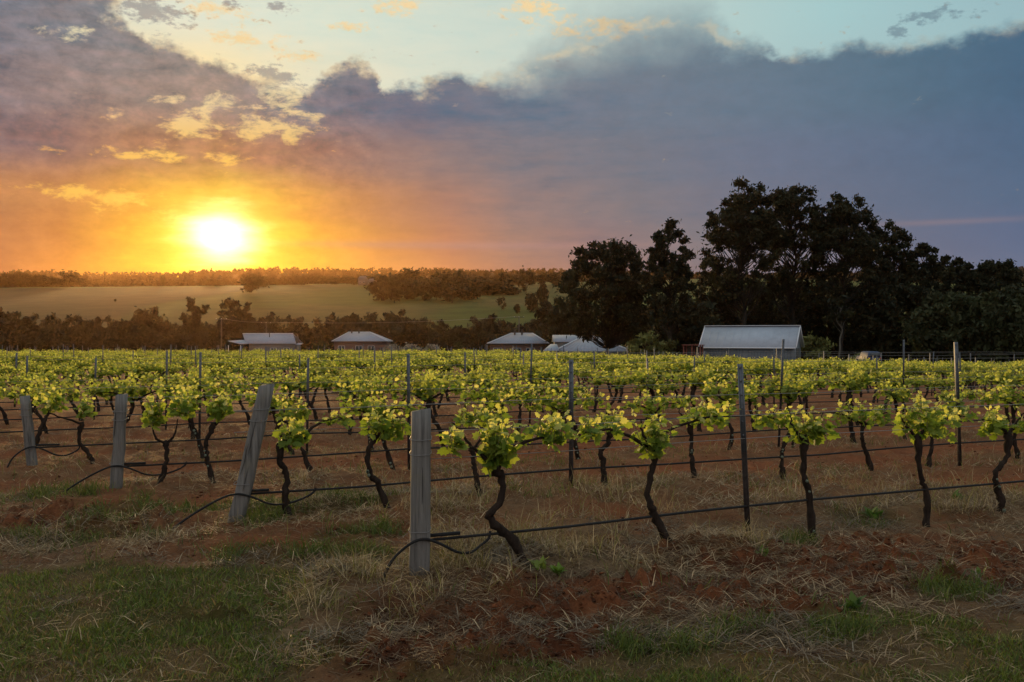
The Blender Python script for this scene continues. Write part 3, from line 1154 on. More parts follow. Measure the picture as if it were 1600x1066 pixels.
for (a_, b_, t0, t1, base_) in [(330, 350, 431, 436, 443), (400, 620, 427, 434, 444), (-30, 128, 414, 420, 440), (-20, 120, 420, 428, 441), (560, 640, 424, 430, 441), (800, 900, 426, 436, 446)]:
    px = a_
    while px < b_:
        hill_tree(px, rs.uniform(t0, t1), base_ + rs.uniform(-1, 1.5), rs.uniform(14, 24), htm[rs.choice([0, 1, 2])], 'dark tree in the line along the top of the green hill', 'trees along the hill crest')
        px += rs.uniform(11, 19)

# the wooded ridge: reads as one mass
rngf = np.random.default_rng(77)
nf = 5200
fy = 1080 + 1480 * rngf.random(nf) ** 0.8
fx = rngf.uniform(-0.62, 0.62, nf) * fy
fz = H(fx, fy)
hgt = (5 + 7 * rngf.random(nf) ** 2) * (0.7 + 0.8 * fbm(fx / 130.0, fy / 300.0, 55, 2))
cc = np.stack([fx, fy, fz + hgt * 0.55], 1)
cc = np.concatenate([cc, np.stack([fx + rngf.uniform(-4, 4, nf), fy, fz + hgt * 0.9], 1)])
V, q = leaf_cards(rngf, cc, np.concatenate([hgt * 0.55, hgt * 0.3]), 18, 3.8, 0.7)
tone = np.repeat(rngf.uniform(0.7, 1.3, len(q)), 4)[:, None]
tag(link('far_forest', mesh_np('far_forest', V, [q], M['tree_leaf'], np.array([0.026, 0.024, 0.012]) * tone)), kind='stuff')


# ------------------------------------------------------------------ buildings
def frame_of(loc, rz):
    return loc, rz


def sheet_ribs(mb, a, b, c, d_, n, h=0.03, w=0.05, mi=0):
    """raised ribs on the roof plane a-b (eave) to d-c (ridge)"""
    a, b, c, d_ = [np.array(p, float) for p in (a, b, c, d_)]
    nrm = np.cross(b - a, d_ - a)
    nrm /= np.linalg.norm(nrm)
    for i in range(1, n):
        t = i / n
        p = a + (b - a) * t
        q_ = d_ + (c - d_) * t
        u = (b - a) / np.linalg.norm(b - a) * w / 2
        top = nrm * h
        mb.add([p - u, p + u, q_ + u, q_ - u, p - u * 0.6 + top, p + u * 0.6 + top, q_ + u * 0.6 + top, q_ - u * 0.6 + top],
               [(4, 5, 6, 7), (0, 4, 7, 3), (1, 2, 6, 5), (0, 1, 5, 4), (2, 3, 7, 6)], mi)


def slab(mb, pts, th=0.08, mi=0):
    P = np.array(pts, float)
    nrm = np.cross(P[1] - P[0], P[2] - P[0])
    nrm /= np.linalg.norm(nrm)
    n_ = len(P)
    V = np.concatenate([P, P - nrm * th])
    f = [tuple(range(n_)), tuple(reversed(range(n_, 2 * n_)))]
    for i in range(n_):
        j = (i + 1) % n_
        f.append((i, n_ + i, n_ + j, j))
    mb.add(V, f, mi)


def window_part(parent, x, y, z, w, h):
    f = MB()
    for (cx, cz, sx, sz) in ((0, h / 2, w + 0.1, 0.07), (0, -h / 2, w + 0.1, 0.07), (-w / 2, 0, 0.07, h), (w / 2, 0, 0.07, h), (0, 0, 0.05, h)):
        f.box((cx, 0, cz), (sx, 0.06, sz))
    o = f.build('window', M['trim'], parent, (x, y - 0.035, z))
    p = MB()
    p.box((0, 0.012, 0), (w, 0.02, h))
    p.build('pane', M['glass'], o)
    return o


def shed():
    Y = 95.0
    X = (1240 - 800) / F * Y
    rz = -math.atan2(0.40, 0.92)
    ez, rzg, L, D_ = 2.25, 4.15, 8.8, 5.2
    zb = CAM_H - (540 - HZ) / F * Y - ez
    t = thing('shed', 'grey metal shed with a plain pale ridged gable roof in front of the big gums', 'shed', (X, Y, zb), None, rz)
    # local: front right corner at the origin, length along -x, depth +y
    w = MB()
    w.box((-L / 2, 0.04, ez / 2 - 0.6), (L, 0.08, ez + 1.2))
    w.box((-L / 2, D_ - 0.04, ez / 2 - 0.6), (L, 0.08, ez + 1.2))
    for x in (-0.04, -L + 0.04):
        w.add([(x - 0.04, 0.09, -1.2), (x - 0.04, D_ - 0.09, -1.2), (x - 0.04, D_ - 0.09, ez), (x - 0.04, D_ / 2, rzg - 0.1), (x - 0.04, 0.09, ez),
               (x + 0.04, 0.09, -1.2), (x + 0.04, D_ - 0.09, -1.2), (x + 0.04, D_ - 0.09, ez), (x + 0.04, D_ / 2, rzg - 0.1), (x + 0.04, 0.09, ez)],
              [(0, 1, 2, 3, 4), (9, 8, 7, 6, 5), (0, 5, 6, 1), (1, 6, 7, 2), (2, 7, 8, 3), (3, 8, 9, 4), (4, 9, 5, 0)])
    for i in range(30):
        w.box((-L + 0.2 + i * (L - 0.4) / 29, -0.012, ez / 2 - 0.6), (0.05, 0.03, ez + 1.18))
    w.build('wall', M['shed_wall'], t)
    o = 0.25
    sl_ = (rzg - ez) / (D_ / 2)
    for s in (0, 1):
        r_ = MB()
        ye = -o if s == 0 else D_ + o
        ze = ez - o * sl_
        a, b, c, d_ = (-L - o, ye, ze), (o, ye, ze), (o, D_ / 2, rzg), (-L - o, D_ / 2, rzg)
        if s:
            a, b, c, d_ = b, a, d_, c
        slab(r_, [a, b, c, d_], 0.05)
        sheet_ribs(r_, a, b, c, d_, 12, 0.02, 0.05)
        r_.build('roof', M['roof_blue'], t)
    rd = MB()
    rd.box((-L / 2, D_ / 2, rzg + 0.035), (L + 2 * o + 0.1, 0.34, 0.06))
    rd.build('ridge_cap', M['trim'], t)
    for x in (o + 0.02, -L - o - 0.02):
        b_ = MB()
        for s in (0, 1):
            ye = -o if s == 0 else D_ + o
            b_.tube([(x, ye, ez - o * sl_ - 0.02), (x, D_ / 2, rzg + 0.0)], 0.07, 4)
        b_.build('barge_board', M['trim'], t)
    gt = MB()
    gt.tube([(-L - o, -o - 0.07, ez - o * sl_ - 0.07), (o, -o - 0.07, ez - o * sl_ - 0.07)], 0.07, 6)
    gt.build('gutter', M['trim'], t)
    dr = MB()
    dr.box((0.01, D_ * 0.55, 0.9), (0.06, 2.0, 2.1))
    dr.build('door', M['dark'], t)


shed()


def rusty_frame():
    Y = 96.0
    X = (1083 - 800) / F * Y
    zt = CAM_H - (539 - HZ) / F * Y
    zb = float(H([X], [Y])[0])
    hh = zt - zb
    t = thing('lean_to', 'small rust red open lean-to against the left end of the shed', 'lean-to', (X, Y, zb), None, -0.4)
    f = MB()
    for x in (-0.8, 0.0, 0.8):
        for y in (-0.5, 0.6):
            f.box((x, y, hh / 2 - 0.2), (0.1, 0.1, hh + 0.3))
    f.build('post_frame', M['red'], t)
    f = MB()
    f.box((0, 0.05, hh - 0.02), (1.9, 1.4, 0.08))
    f.build('roof', M['red'], t)
    f = MB()
    f.box((0.0, 0.66, hh / 2 - 0.1), (1.7, 0.04, hh - 0.1))
    f.build('back_panel', M['dark'], t)


rusty_frame()


def hip_house(Y, exl, exr, ey, rxl, rxr, ry, depth, lab, wall='brick', rz=0.0, hip_rise=None):
    """house from the photograph's eave and ridge lines at distance Y"""
    xl, ez = at(exl, ey, Y)
    xr, _ = at(exr, ey, Y)
    a_, rzz = at(rxl, ry, Y + depth / 2)
    b_, _ = at(rxr, ry, Y + depth / 2)
    xm = (xl + xr) / 2
    zb = float(H([xm], [Y])[0])
    zb = min(zb, ez - 2.4)
    t = thing('farmhouse', lab, 'house', (xm, Y, zb))
    L = xr - xl
    e = ez - zb
    r_ = rzz - zb
    sc = Y / (Y + depth / 2)
    ra, rb = a_ * 1.0 - xm, b_ * 1.0 - xm
    o = 0.5
    w = MB()
    w.box((0, depth / 2 , (e - 0.05) / 2 - 0.3), (L - 2 * o, depth - 2 * o, e - 0.05 + 0.6))
    wo_ = w.build('wall', M[wall], t)
    E = [(-L / 2, 0, e), (L / 2, 0, e), (L / 2, depth, e), (-L / 2, depth, e)]
    R1, R2 = (ra, depth / 2, r_), (rb, depth / 2, r_)
    for pts in ([E[0], E[1], R2, R1], [E[2], E[3], R1, R2], [E[1], E[2], R2], [E[3], E[0], R1]):
        m_ = MB()
        slab(m_, pts, 0.09)
        if len(pts) == 4:
            sheet_ribs(m_, pts[0], pts[1], pts[2], pts[3], 22, 0.03, 0.06)
        m_.build('roof', M['roof_white'], t)
    tr_ = MB()
    tr_.tube([R1, R2], 0.10, 6)
    tr_.build('ridge_cap', M['trim'], t)
    for (p, q_) in ((E[0], R1), (E[1], R2), (E[2], R2), (E[3], R1)):
        m_ = MB()
        m_.tube([np.array(p) + [0, 0, 0.03], np.array(q_) + [0, 0, 0.03]], 0.09, 5)
        m_.build('hip_cap', M['trim'], t)
    m_ = MB()
    m_.tube([np.array(E[0]) + [0, -0.07, -0.06], np.array(E[1]) + [0, -0.07, -0.06]], 0.08, 6)
    m_.build('gutter', M['dark'], t)
    for fx_ in (0.16, 0.5):
        x = ra + (rb - ra) * fx_
        m_ = MB()
        m_.tube([(x, depth / 2 - 0.6, r_ - 0.4), (x, depth / 2 - 0.6, r_ + 0.65)], 0.16, 8)
        m_.tube([(x, depth / 2 - 0.6, r_ + 0.65), (x, depth / 2 - 0.6, r_ + 0.78)], 0.24, 8)
        m_.build('flue', M['dark'], t)
    for fx_ in (-0.33, -0.02, 0.2):
        window_part(t, fx_ * L, o, e * 0.55, 1.5, 1.2)
    d_ = MB()
    d_.box((0.37 * L, o - 0.03, 1.05), (1.0, 0.05, 2.1))
    d_.build('door', M['dark'], t)
    return t


hip_house(232, 518, 606, 533.5, 545, 578, 519, 10, 'left brick farmhouse with a blue grey hipped roof, standing alone')
hip_house(180, 761, 858, 537, 799, 832, 521, 9, 'middle brick farmhouse with a blue grey hipped roof and pale hip line')


def pale_house():
    Y = 232.0
    xl, ez = at(384, 537, Y)
    xr, _ = at(463, 537, Y)
    rl, rz_ = at(379, 521.5, Y + 4)
    rr_, _ = at(458, 521.5, Y + 4)
    xm = (xl + xr) / 2
    zb = min(float(H([xm], [Y])[0]), ez - 2.5)
    e, r_ = ez - zb, rz_ - zb
    L = xr - xl
    t = thing('farmhouse', 'pale metal roofed farmhouse with a low verandah on its left end', 'house', (xm, Y, zb))
    w = MB()
    w.box((0, 4, e / 2 - 0.35), (L - 1.2, 7, e + 0.6))
    w.build('wall', M['pale_wall'], t)
    for s in (0, 1):
        m_ = MB()
        y0 = 0 if s == 0 else 8
        pts = [(xl - xm, y0, e), (xr - xm, y0, e), (rr_ - xm, 4, r_), (rl - xm, 4, r_)]
        if s:
            pts = [pts[1], pts[0], pts[3], pts[2]]
        slab(m_, pts, 0.08)
        sheet_ribs(m_, *pts, 20, 0.03, 0.06)
        m_.build('roof', M['roof_white'], t)
    m_ = MB()
    m_.tube([(rl - xm, 4, r_ + 0.03), (rr_ - xm, 4, r_ + 0.03)], 0.1, 6)
    m_.build('ridge_cap', M['trim'], t)
    g_ = MB()
    for x in (-L / 2 + 0.62, L / 2 - 0.62):
        g_.add([(x - 0.05, 0.5, e - 0.1), (x - 0.05, 7.5, e - 0.1), (x - 0.05, 4, r_ - 0.15), (x + 0.05, 0.5, e - 0.1), (x + 0.05, 7.5, e - 0.1), (x + 0.05, 4, r_ - 0.15)],
               [(0, 2, 1), (3, 4, 5), (0, 1, 4, 3), (1, 2, 5, 4), (2, 0, 3, 5)])
    g_.build('gable_wall', M['dark'], t)
    va, vz = at(355, 532, Y)
    v_ = MB()
    slab(v_, [(va - xm, 0.2, vz - zb - 0.1), (va - xm + 3.6, -1.6, e - 0.12), (xl - xm + 0.8, -0.1, e + 0.02), (xl - xm + 0.6, 3.2, vz - zb + 0.25)], 0.07)
    v_.build('verandah_roof', M['roof_white'], t)
    for (x, y) in ((va - xm + 0.2, 0.3), (va - xm + 3.5, -1.3)):
        p_ = MB()
        p_.box((x, y, (e - 0.3) / 2 - 0.2), (0.12, 0.12, e - 0.1))
        p_.build('post', M['trim'], t)
    s_ = MB()
    x1, z1 = at(468, 539, Y)
    slab(s_, [(xr - xm - 0.3, 0.2, e - 0.14), (x1 - xm, 0.2, z1 - zb), (x1 - xm, 4, z1 - zb + 0.3), (xr - xm - 0.3, 4, e + 0.2)], 0.06)
    s_.build('side_roof', M['roof_white'], t)
    for x in (-3, 0.5, 3.5):
        window_part(t, x, 0.5, e * 0.5, 1.3, 1.1)
    fl = MB()
    fl.tube([(-1.0, 2.6, r_ - 1.0), (-1.0, 2.6, r_ + 0.3)], 0.1, 8)
    fl.build('flue', M['dark'], t)


pale_house()


def gable_house():
    Y = 150.0
    zref = lambda py, y: CAM_H - (py - HZ) / F * y
    xref = lambda p, y: (p - 800) / F * y
    xm = xref(915, Y)
    zb = zref(549, Y) - 2.2
    t = thing('farmhouse', 'blue metal roofed house with a wide low pyramid roof half hidden by the broad gum', 'house', (xm, Y, zb))
    # wide front roof: a low pyramid
    el_, er_ = xref(866, Y) - xm, xref(988, Y) - xm
    e = zref(549, Y) - zb
    ax, az_ = xref(911, Y + 5) - xm, zref(526, Y + 5) - zb
    D_ = 10
    E = [(el_, 0, e), (er_, 0, e), (er_, D_, e), (el_, D_, e)]
    A = (ax, D_ / 2, az_)
    B = (ax + 1.6, D_ / 2, az_)
    w = MB()
    w.box(((el_ + er_) / 2, D_ / 2, e / 2 - 0.35), (er_ - el_ - 1.0, D_ - 1.0, e + 0.6))
    w.build('wall', M['pale_wall'], t)
    for pts in ([E[0], E[1], B, A], [E[2], E[3], A, B], [E[1], E[2], B], [E[3], E[0], A]):
        m_ = MB()
        slab(m_, pts, 0.09)
        if len(pts) == 4:
            sheet_ribs(m_, *pts, 16, 0.03, 0.06)
        m_.build('roof', M['roof_white'], t)
    for (p, q_) in ((E[0], A), (E[1], B), (A, B)):
        m_ = MB()
        m_.tube([np.array(p) + [0, 0, 0.04], np.array(q_) + [0, 0, 0.04]], 0.11, 5)
        m_.build('hip_cap', M['trim'], t)
    # taller block behind on the left
    x0, x1 = xref(864, Y + 8) - xm, xref(908, Y + 8) - xm
    z0, z1 = zref(534, Y + 8) - zb, zref(523.5, Y + 8) - zb
    w = MB()
    w.box(((x0 + x1) / 2, 10, z0 / 2 - 0.3), (x1 - x0 - 0.6, 5, z0 + 0.5))
    w.build('rear_wall', M['pale_wall'], t)
    m_ = MB()
    slab(m_, [(x0, 7.2, z0), (x1, 7.2, z0), (x1, 10, z1), (x0, 10, z1)], 0.08)
    sheet_ribs(m_, (x0, 7.2, z0), (x1, 7.2, z0), (x1, 10, z1), (x0, 10, z1), 8, 0.03, 0.05)
    slab(m_, [(x1, 12.8, z0), (x0, 12.8, z0), (x0, 10, z1), (x1, 10, z1)], 0.08)
    m_.build('rear_roof', M['roof_white'], t)
    # low carport on the left
    c0, c1 = xref(848, Y - 1) - xm, xref(874, Y - 1) - xm
    m_ = MB()
    slab(m_, [(c0, -1.5, zref(548, Y) - zb), (c1, -1.5, zref(548, Y) - zb), (c1 - 0.2, 2.6, zref(538, Y) - zb), (c0 + 1.3, 2.6, zref(538, Y) - zb)], 0.07)
    m_.build('carport_roof', M['roof_white'], t)
    for x in (c0 + 0.2, c1 - 0.3):
        p_ = MB()
        p_.box((x, -1.3, e / 2 - 0.4), (0.12, 0.12, e + 0.6))
        p_.build('post', M['trim'], t)
    for x in (-2.2, 1.0, 4.0):
        window_part(t, x, 0.5, e * 0.5, 1.3, 1.0)


gable_house()


def far_house(px, py_top, py_base, wpx, Y, lab, pale=True):
    u_ = (px - 800) / F
    yy_ = np.linspace(420, 1000, 400)
    hz_ = H(u_ * yy_, yy_)
    k_ = int(np.argmin(np.abs(HZ - (hz_ - CAM_H) / yy_ * F - py_base)))
    Y = float(yy_[k_])
    X, zb = u_ * Y, float(hz_[k_])
    _, zt = at(px, py_top, Y)
    hh = zt - zb
    wd = wpx / F * Y
    t = thing('distant_house', lab, 'house', (X, Y, zb))
    w = MB()
    w.box((0, 4, hh * 0.32 - 1), (wd, 8, hh * 0.64 + 2))
    w.build('wall', M['dim_wall' if pale else 'dark'], t)
    m_ = MB()
    e = hh * 0.64
    slab(m_, [(-wd / 2 - 0.4, -0.4, e), (wd / 2 + 0.4, -0.4, e), (wd / 2 - wd * 0.15, 4, hh), (-wd / 2 + wd * 0.15, 4, hh)], 0.1)
    slab(m_, [(wd / 2 + 0.4, 8.4, e), (-wd / 2 - 0.4, 8.4, e), (-wd / 2 + wd * 0.15, 4, hh), (wd / 2 - wd * 0.15, 4, hh)], 0.1)
    slab(m_, [(-wd / 2 - 0.4, 8.4, e), (-wd / 2 - 0.4, -0.4, e), (-wd / 2 + wd * 0.15, 4, hh)], 0.1)
    slab(m_, [(wd / 2 + 0.4, -0.4, e), (wd / 2 + 0.4, 8.4, e), (wd / 2 - wd * 0.15, 4, hh)], 0.1)
    m_.build('roof', M['dim_wall' if pale else 'shed_wall'], t)
    for x in (-wd * 0.25, wd * 0.2):
        window_part(t, x, 0.0, e * 0.5, 1.4, 1.4)


far_house(566, 431, 446, 13, 880, 'tall pale house among the trees on the hill crest')
far_house(581, 435, 446, 12, 884, 'lower pale house beside the tall one on the hill crest')
far_house(4, 432, 440, 36, 800, 'long low grey roofed shed on the hill at the left edge', False)


# power poles and line
def pole(px, py_top, Y, lab, arm=True):
    X, zt = at(px, py_top, Y)
    zb = float(H([X], [Y])[0])
    t = thing('power_pole', lab, 'power pole', (X, Y, zb))
    m_ = MB()
    m_.tube([(0, 0, -0.3), (0, 0, (zt - zb) * 0.5), (0, 0, zt - zb)], [0.19, 0.16, 0.13], 8)
    m_.build('post', M['pale_bark'], t)
    if arm:
        m_ = MB()
        m_.box((0, -0.12, zt - zb - 0.35), (2.6, 0.1, 0.14))
        m_.build('crossarm', M['pale_bark'], t)
        for x in (-1.2, 0, 1.2):
            i_ = MB()
            i_.tube([(x, -0.12, zt - zb - 0.28), (x, -0.12, zt - zb - 0.1)], 0.06, 6)
            i_.build('insulator', M['trim'], t)
    return np.array([X, Y - 0.12, zt - 0.1])


pa = pole(346, 497, 235, 'tall grey power pole standing left of the pale roofed farmhouse')
pb = pole(416, 503, 262, 'power pole rising behind the roof of the pale roofed farmhouse')
pc = pole(811, 494, 255, 'power pole behind the middle brick farmhouse')
for i, (a_, b_, lab) in enumerate([(pa, pb, 'power line running from the tall pole to the pole behind the pale roof'), (pb, pc, 'long sagging power line across the dark tree belt')]):
    tt = np.linspace(0, 1, 14)
    P = a_[None] * (1 - tt[:, None]) + b_[None] * tt[:, None]
    P[:, 2] -= np.sin(tt * math.pi) * 0.012 * np.linalg.norm(b_ - a_)
    m_ = MB()
    m_.tube(P, 0.035, 4)
    o = m_.build('power_line', M['wire'])
    tag(o, lab, 'power line')


def car():
    Y = 108.0
    X, zt = at(1367, 551, Y)
    zb = float(H([X], [Y])[0])
    Y_ = Y
    t = thing('parked_car', 'small blue car half hidden behind the vines right of the shed', 'car', (X, Y, zb))
    b = MB()
    prof = [(-0.78, 0.3), (0.78, 0.3), (0.82, 0.62), (0.74, 0.92), (0.58, 1.38), (0.4, 1.45), (-0.4, 1.45), (-0.58, 1.38), (-0.74, 0.92), (-0.82, 0.62)]
    n_ = len(prof)
    V = []
    for (y, kz, kx) in ((-0.0, 0.95, 0.94), (0.25, 1.0, 1.0), (2.6, 1.0, 1.0), (2.9, 0.62, 0.98), (4.0, 0.58, 0.92)):
        for (x, z) in prof:
            V.append((x * kx, y, 0.3 + (z - 0.3) * kz))
    fcs = [tuple(reversed(range(n_))), tuple(range(4 * n_, 5 * n_))]
    for k in range(4):
        for i in range(n_):
            j = (i + 1) % n_
            fcs.append((k * n_ + i, k * n_ + j, (k + 1) * n_ + j, (k + 1) * n_ + i))
    b.add(V, [f[::-1] for f in fcs])
    b.build('body', M['car'], t)
    g_ = MB()
    g_.add([(-0.6, -0.012, 0.9), (0.6, -0.012, 0.9), (0.48, -0.012, 1.3), (-0.48, -0.012, 1.3), (-0.6, -0.03, 0.9), (0.6, -0.03, 0.9), (0.48, -0.03, 1.3), (-0.48, -0.03, 1.3)],
           [(0, 1, 2, 3), (7, 6, 5, 4), (0, 4, 5, 1), (1, 5, 6, 2), (2, 6, 7, 3), (3, 7, 4, 0)])
    g_.build('rear_window', M['glass'], t)
    for x in (-0.62, 0.62):
        l_ = MB()
        l_.box((x, -0.02, 0.72), (0.22, 0.05, 0.16))
        l_.build('tail_light', M['lamp_red'], t)
        for y in (0.7, 3.3):
            wv = MB()
            wv.tube([(x * 1.22 - 0.09, y, 0.3), (x * 1.22 + 0.09, y, 0.3)], 0.31, 14)
            wo_ = wv.build('wheel', M['tyre'], t)
            rv = MB()
            s_ = 1 if x > 0 else -1
            rv.tube([(x * 1.22 + s_ * 0.07, y, 0.3), (x * 1.22 + s_ * 0.1, y, 0.3)], 0.19, 10)
            rv.build('rim', M['rim'], wo_)


car()

# pale low shrubs in front of the farmhouses
for i, (px, w, lab) in enumerate([(612, 26, 'pale grey low shrub right of the left brick farmhouse'), (640, 34, 'widest pale grey low shrub in the row before the belt'), (672, 26, 'pale grey low shrub between the widest one and the dark round bush'),
                                  (716, 20, 'dark green round bush between the two brick farmhouses'), (500, 22, 'dark bush at the left end of the left brick farmhouse')]):
    X, Y, zb, ht_, wd = tree_spec(px, 540 - (6 if i > 2 else 0), 160, w)
    zb = CAM_H - (551 - HZ) / F * Y
    ht_ = (551 - 540 + (6 if i > 2 else 0)) / F * Y
    colr = np.array([0.26, 0.25, 0.22]) if i < 3 else np.array([0.05, 0.055, 0.022])
    ms = tree_meshes(500 + i, ht_, wd, 0.1, 16, 70, 0.3, 'dome', colr, trunk_r=0.05, clump_r=wd * 0.14)
    plant_tree('shrub', ms, (X, Y, zb), lab, 'shrub')


# ------------------------------------------------------------------ vines
def leaf_shape(rng, fold=0.25):
    half = [(0.10, -0.10), (0.26, -0.20), (0.46, -0.06), (0.40, 0.12), (0.56, 0.30), (0.38, 0.44), (0.40, 0.70), (0.18, 0.74)]
    pts = [(0, 0.0)] + half + [(0, 1.02)] + [(-x, y) for x, y in reversed(half)]
    pts = [(x * rng.uniform(0.92, 1.08), y + rng.uniform(-0.03, 0.03)) for x, y in pts]
    P = np.array(pts)
    zz = -fold * P[:, 0] ** 2 * 1.6 - 0.30 * (P[:, 1] - 0.3) ** 2 + rng.uniform(-0.06, 0.06, len(P))
    V = np.concatenate([np.column_stack([P, zz]), [[0, 0.30, 0.03]]])
    c = len(P)
    f = np.array([(c, i, (i + 1) % c) for i in range(c)])
    # upper surface faces +z
    return V, f[:, [0, 2, 1]] if np.cross(V[f[0, 1]] - V[f[0, 0]], V[f[0, 2]] - V[f[0, 0]])[2] < 0 else f


rl = np.random.default_rng(3)
LEAF = [leaf_shape(rl, fd) for fd in (0.15, 0.3, 0.45, 0.6)]
LEAF_ME = [mesh_np('leaf', V, [f], M['vine_leaf']) for V, f in LEAF]
TIP_ME = [mesh_np('young_leaf', V, [f], M['vine_tip']) for V, f in LEAF[1:]]


def make_shoots(rng, spans, up=1.0):
    """spans: (s0, s1, z0, z1, number) in the row plane. -> list of (points, [(pos, tipdir, normal, size, tipness)])"""
    out = []
    for (s0, s1, z0, z1, n_) in spans:
        for i in range(n_):
            s = s0 + (s1 - s0) * ((i + rng.uniform(0.1, 0.9)) / n_)
            zb = z0 + (z1 - z0) * rng.uniform(0.0, 0.35)
            zt = z0 + (z1 - z0) * rng.uniform(0.6, 1.05)
            L = max(0.10, zt - zb)
            off = rng.normal() * 0.05
            p0 = np.array([s, off, zb])
            p2 = np.array([s + rng.normal() * 0.22 * L, off + rng.normal() * 0.3 * L, zt])
            p1 = (p0 + p2) / 2 + rng.normal(size=3) * 0.02
            P = curve_pts([p0, p1, p2], 6)
            k = max(4, int(L / 0.027) + rng.integers(0, 2))
            lv = []
            a = rng.uniform(0, 6.28)
            for j in range(k):
                t = (j + 0.5) / k
                pos = np.array([np.interp(t, np.linspace(0, 1, len(P)), P[:, c]) for c in range(3)])
                a += math.pi + rng.normal() * 0.7
                d_ = np.array([math.cos(a), math.sin(a), rng.uniform(-1.0, 0.35)])
                if t > 0.85:
                    d_[2] += 0.8
                d_ /= np.linalg.norm(d_)
                nrm = np.array([0, 0, 1.0]) * rng.uniform(0.0, 0.8) + d_ * rng.uniform(-0.1, 0.6) + rng.normal(size=3) * 0.5
                nrm -= d_ * (nrm @ d_)
                nrm /= np.linalg.norm(nrm) + 1e-9
                size = (0.082 - 0.043 * t ** 1.3) * rng.uniform(0.75, 1.15)
                pos = pos + d_ * (0.045 * (1 - 0.6 * t))
                lv.append((pos, d_, nrm, size, t))
            out.append((P, lv))
    return out


def leaf_matrix(pos, d_, nrm, size):
    x = np.cross(d_, nrm)
    return np.column_stack([x * size, d_ * size, nrm * size]), pos


def merged_leaves(rng, shoots, simple_=False, colv=None):
    VV, FF, CC = [], [], []
    n_ = 0
    for (P, lv) in shoots:
        for (pos, d_, nrm, size, t) in lv:
            R_, p = leaf_matrix(pos, d_, nrm, size * (1.15 if not simple_ else 1.35))
            if simple_:
                V = np.array([[0, -0.05, 0], [0.5, 0.3, -0.08], [0, 1.0, -0.1], [-0.5, 0.3, -0.08]])
                f = np.array([[0, 1, 2, 3]])
            else:
                V, f = LEAF[rng.integers(0, 4)]
            VV.append(V @ R_.T + p)
            FF.append(f + n_)
            n_ += len(V)
            g_ = np.array([0.11, 0.18, 0.026])
            y_ = np.array([0.56, 0.58, 0.15])
            k = np.clip(t * 0.75 + rng.normal() * 0.16, 0, 1)
            CC.append(np.tile((g_ * (1 - k) + y_ * k) * rng.uniform(0.5, 1.25), (len(V), 1)))
    return np.concatenate(VV), np.concatenate(FF), np.concatenate(CC)


def trunk_mb(rng, pts, r0, arms=(), head=1.25):
    P = curve_pts(pts, 22)
    P = P + rng.normal(size=P.shape) * 0.006
    t = np.linspace(0, 1, len(P))
    R_ = r0 * (1.15 - 0.35 * smooth(t, 0, 0.6) + (head - 0.8) * smooth(t, 0.75, 0.97)) * (1 + rng.normal(size=len(P)) * 0.11)
    R_[-1] *= 0.7
    b = MB()
    b.tube(P, R_, 9, 0, 0.13, rng)
    for A in arms:
        Q = curve_pts(A, 10)
        Q = Q + rng.normal(size=Q.shape) * 0.005
        b.tube(Q, np.linspace(r0 * 0.55, r0 * 0.16, len(Q)), 7, 0, 0.15, rng)
    return b


def to_row(v):
    """row plane (s along row, d across, z) -> world offsets"""
    v = np.atleast_2d(v)
    return np.column_stack([v[:, 0] * ROW_D[0] + v[:, 1] * ROW_N[0], v[:, 0] * ROW_D[1] + v[:, 1] * ROW_N[1], v[:, 2]])


def near_vine(seed, base, trunk, arms, spans, r0, label, group):
    """base world xyz; trunk / arms / spans in the row plane relative to the base"""
    rng = np.random.default_rng(seed)
    t = thing('grapevine', label, 'grapevine', tuple(base), group)
    tb = trunk_mb(rng, to_row(np.array(trunk)), r0 * 0.68, [to_row(np.array(a)) for a in arms])
    tr_ = tb.build('trunk', M['bark'], t, None, True)
    if rng.random() < 0.45:
        # pale lichen rosettes on the bark
        P = curve_pts(to_row(np.array(trunk)), 22)
        l_ = MB()
        for _ in range(3):
            p = P[rng.integers(2, 12)] + np.array([0.0, -r0 * 1.06, 0.0])
            rr_ = rng.uniform(0.010, 0.02)
            n_ = 7
            ring = [(p[0] + math.cos(a) * rr_ * rng.uniform(0.7, 1.1), p[1] - 0.004, p[2] + math.sin(a) * rr_) for a in np.linspace(0, 6.28, n_, endpoint=False)]
            back = [(x, y + 0.02, z) for x, y, z in ring]
            l_.add(ring + back, [tuple(range(n_))] + [(i, n_ + i, n_ + (i + 1) % n_, (i + 1) % n_) for i in range(n_)])
        l_.build('lichen_patch', M['lichen'], tr_)
    for (P, lv) in make_shoots(rng, spans):
        sb = MB()
        sb.tube(to_row(P), np.linspace(0.0045, 0.002, len(P)), 4, 0, caps=False)
        so = sb.build('shoot', M['shoot'], t)
        for (pos, d_, nrm, size, tt_) in lv:
            me_ = TIP_ME[rng.integers(0, 3)] if tt_ > rng.uniform(0.42, 1.0) else LEAF_ME[rng.integers(0, 4)]
            o = bpy.data.objects.new('leaf', me_)
            COL.objects.link(o)
            o.parent = so
            D3, N3 = to_row(d_)[0], to_row(nrm)[0]
            R_, _p = leaf_matrix(None, D3, N3, 1.0)
            o.rotation_mode = 'QUATERNION'
            o.location = to_row(pos)[0]
            o.rotation_quaternion = Matrix(R_.tolist()).to_quaternion()
            o.scale = (size * 1.12,) * 3
    return t


def row_t(k, px):
    """distance along row k at which photograph column px is met"""
    Pk = P0 + END_STEP * k
    u = (px - 800) / F
    return (u * Pk[1] - Pk[0]) / (ROW_D[0] - u * ROW_D[1])


def row_pt(k, t):
    return P0 + END_STEP * k + ROW_D * t


def px_row(k, px, py):
    """pixel -> (t along the row, z) in the upright plane of row k"""
    t = row_t(k, px)
    p = row_pt(k, t)
    return t, CAM_H - (py - HZ) / F * p[1]


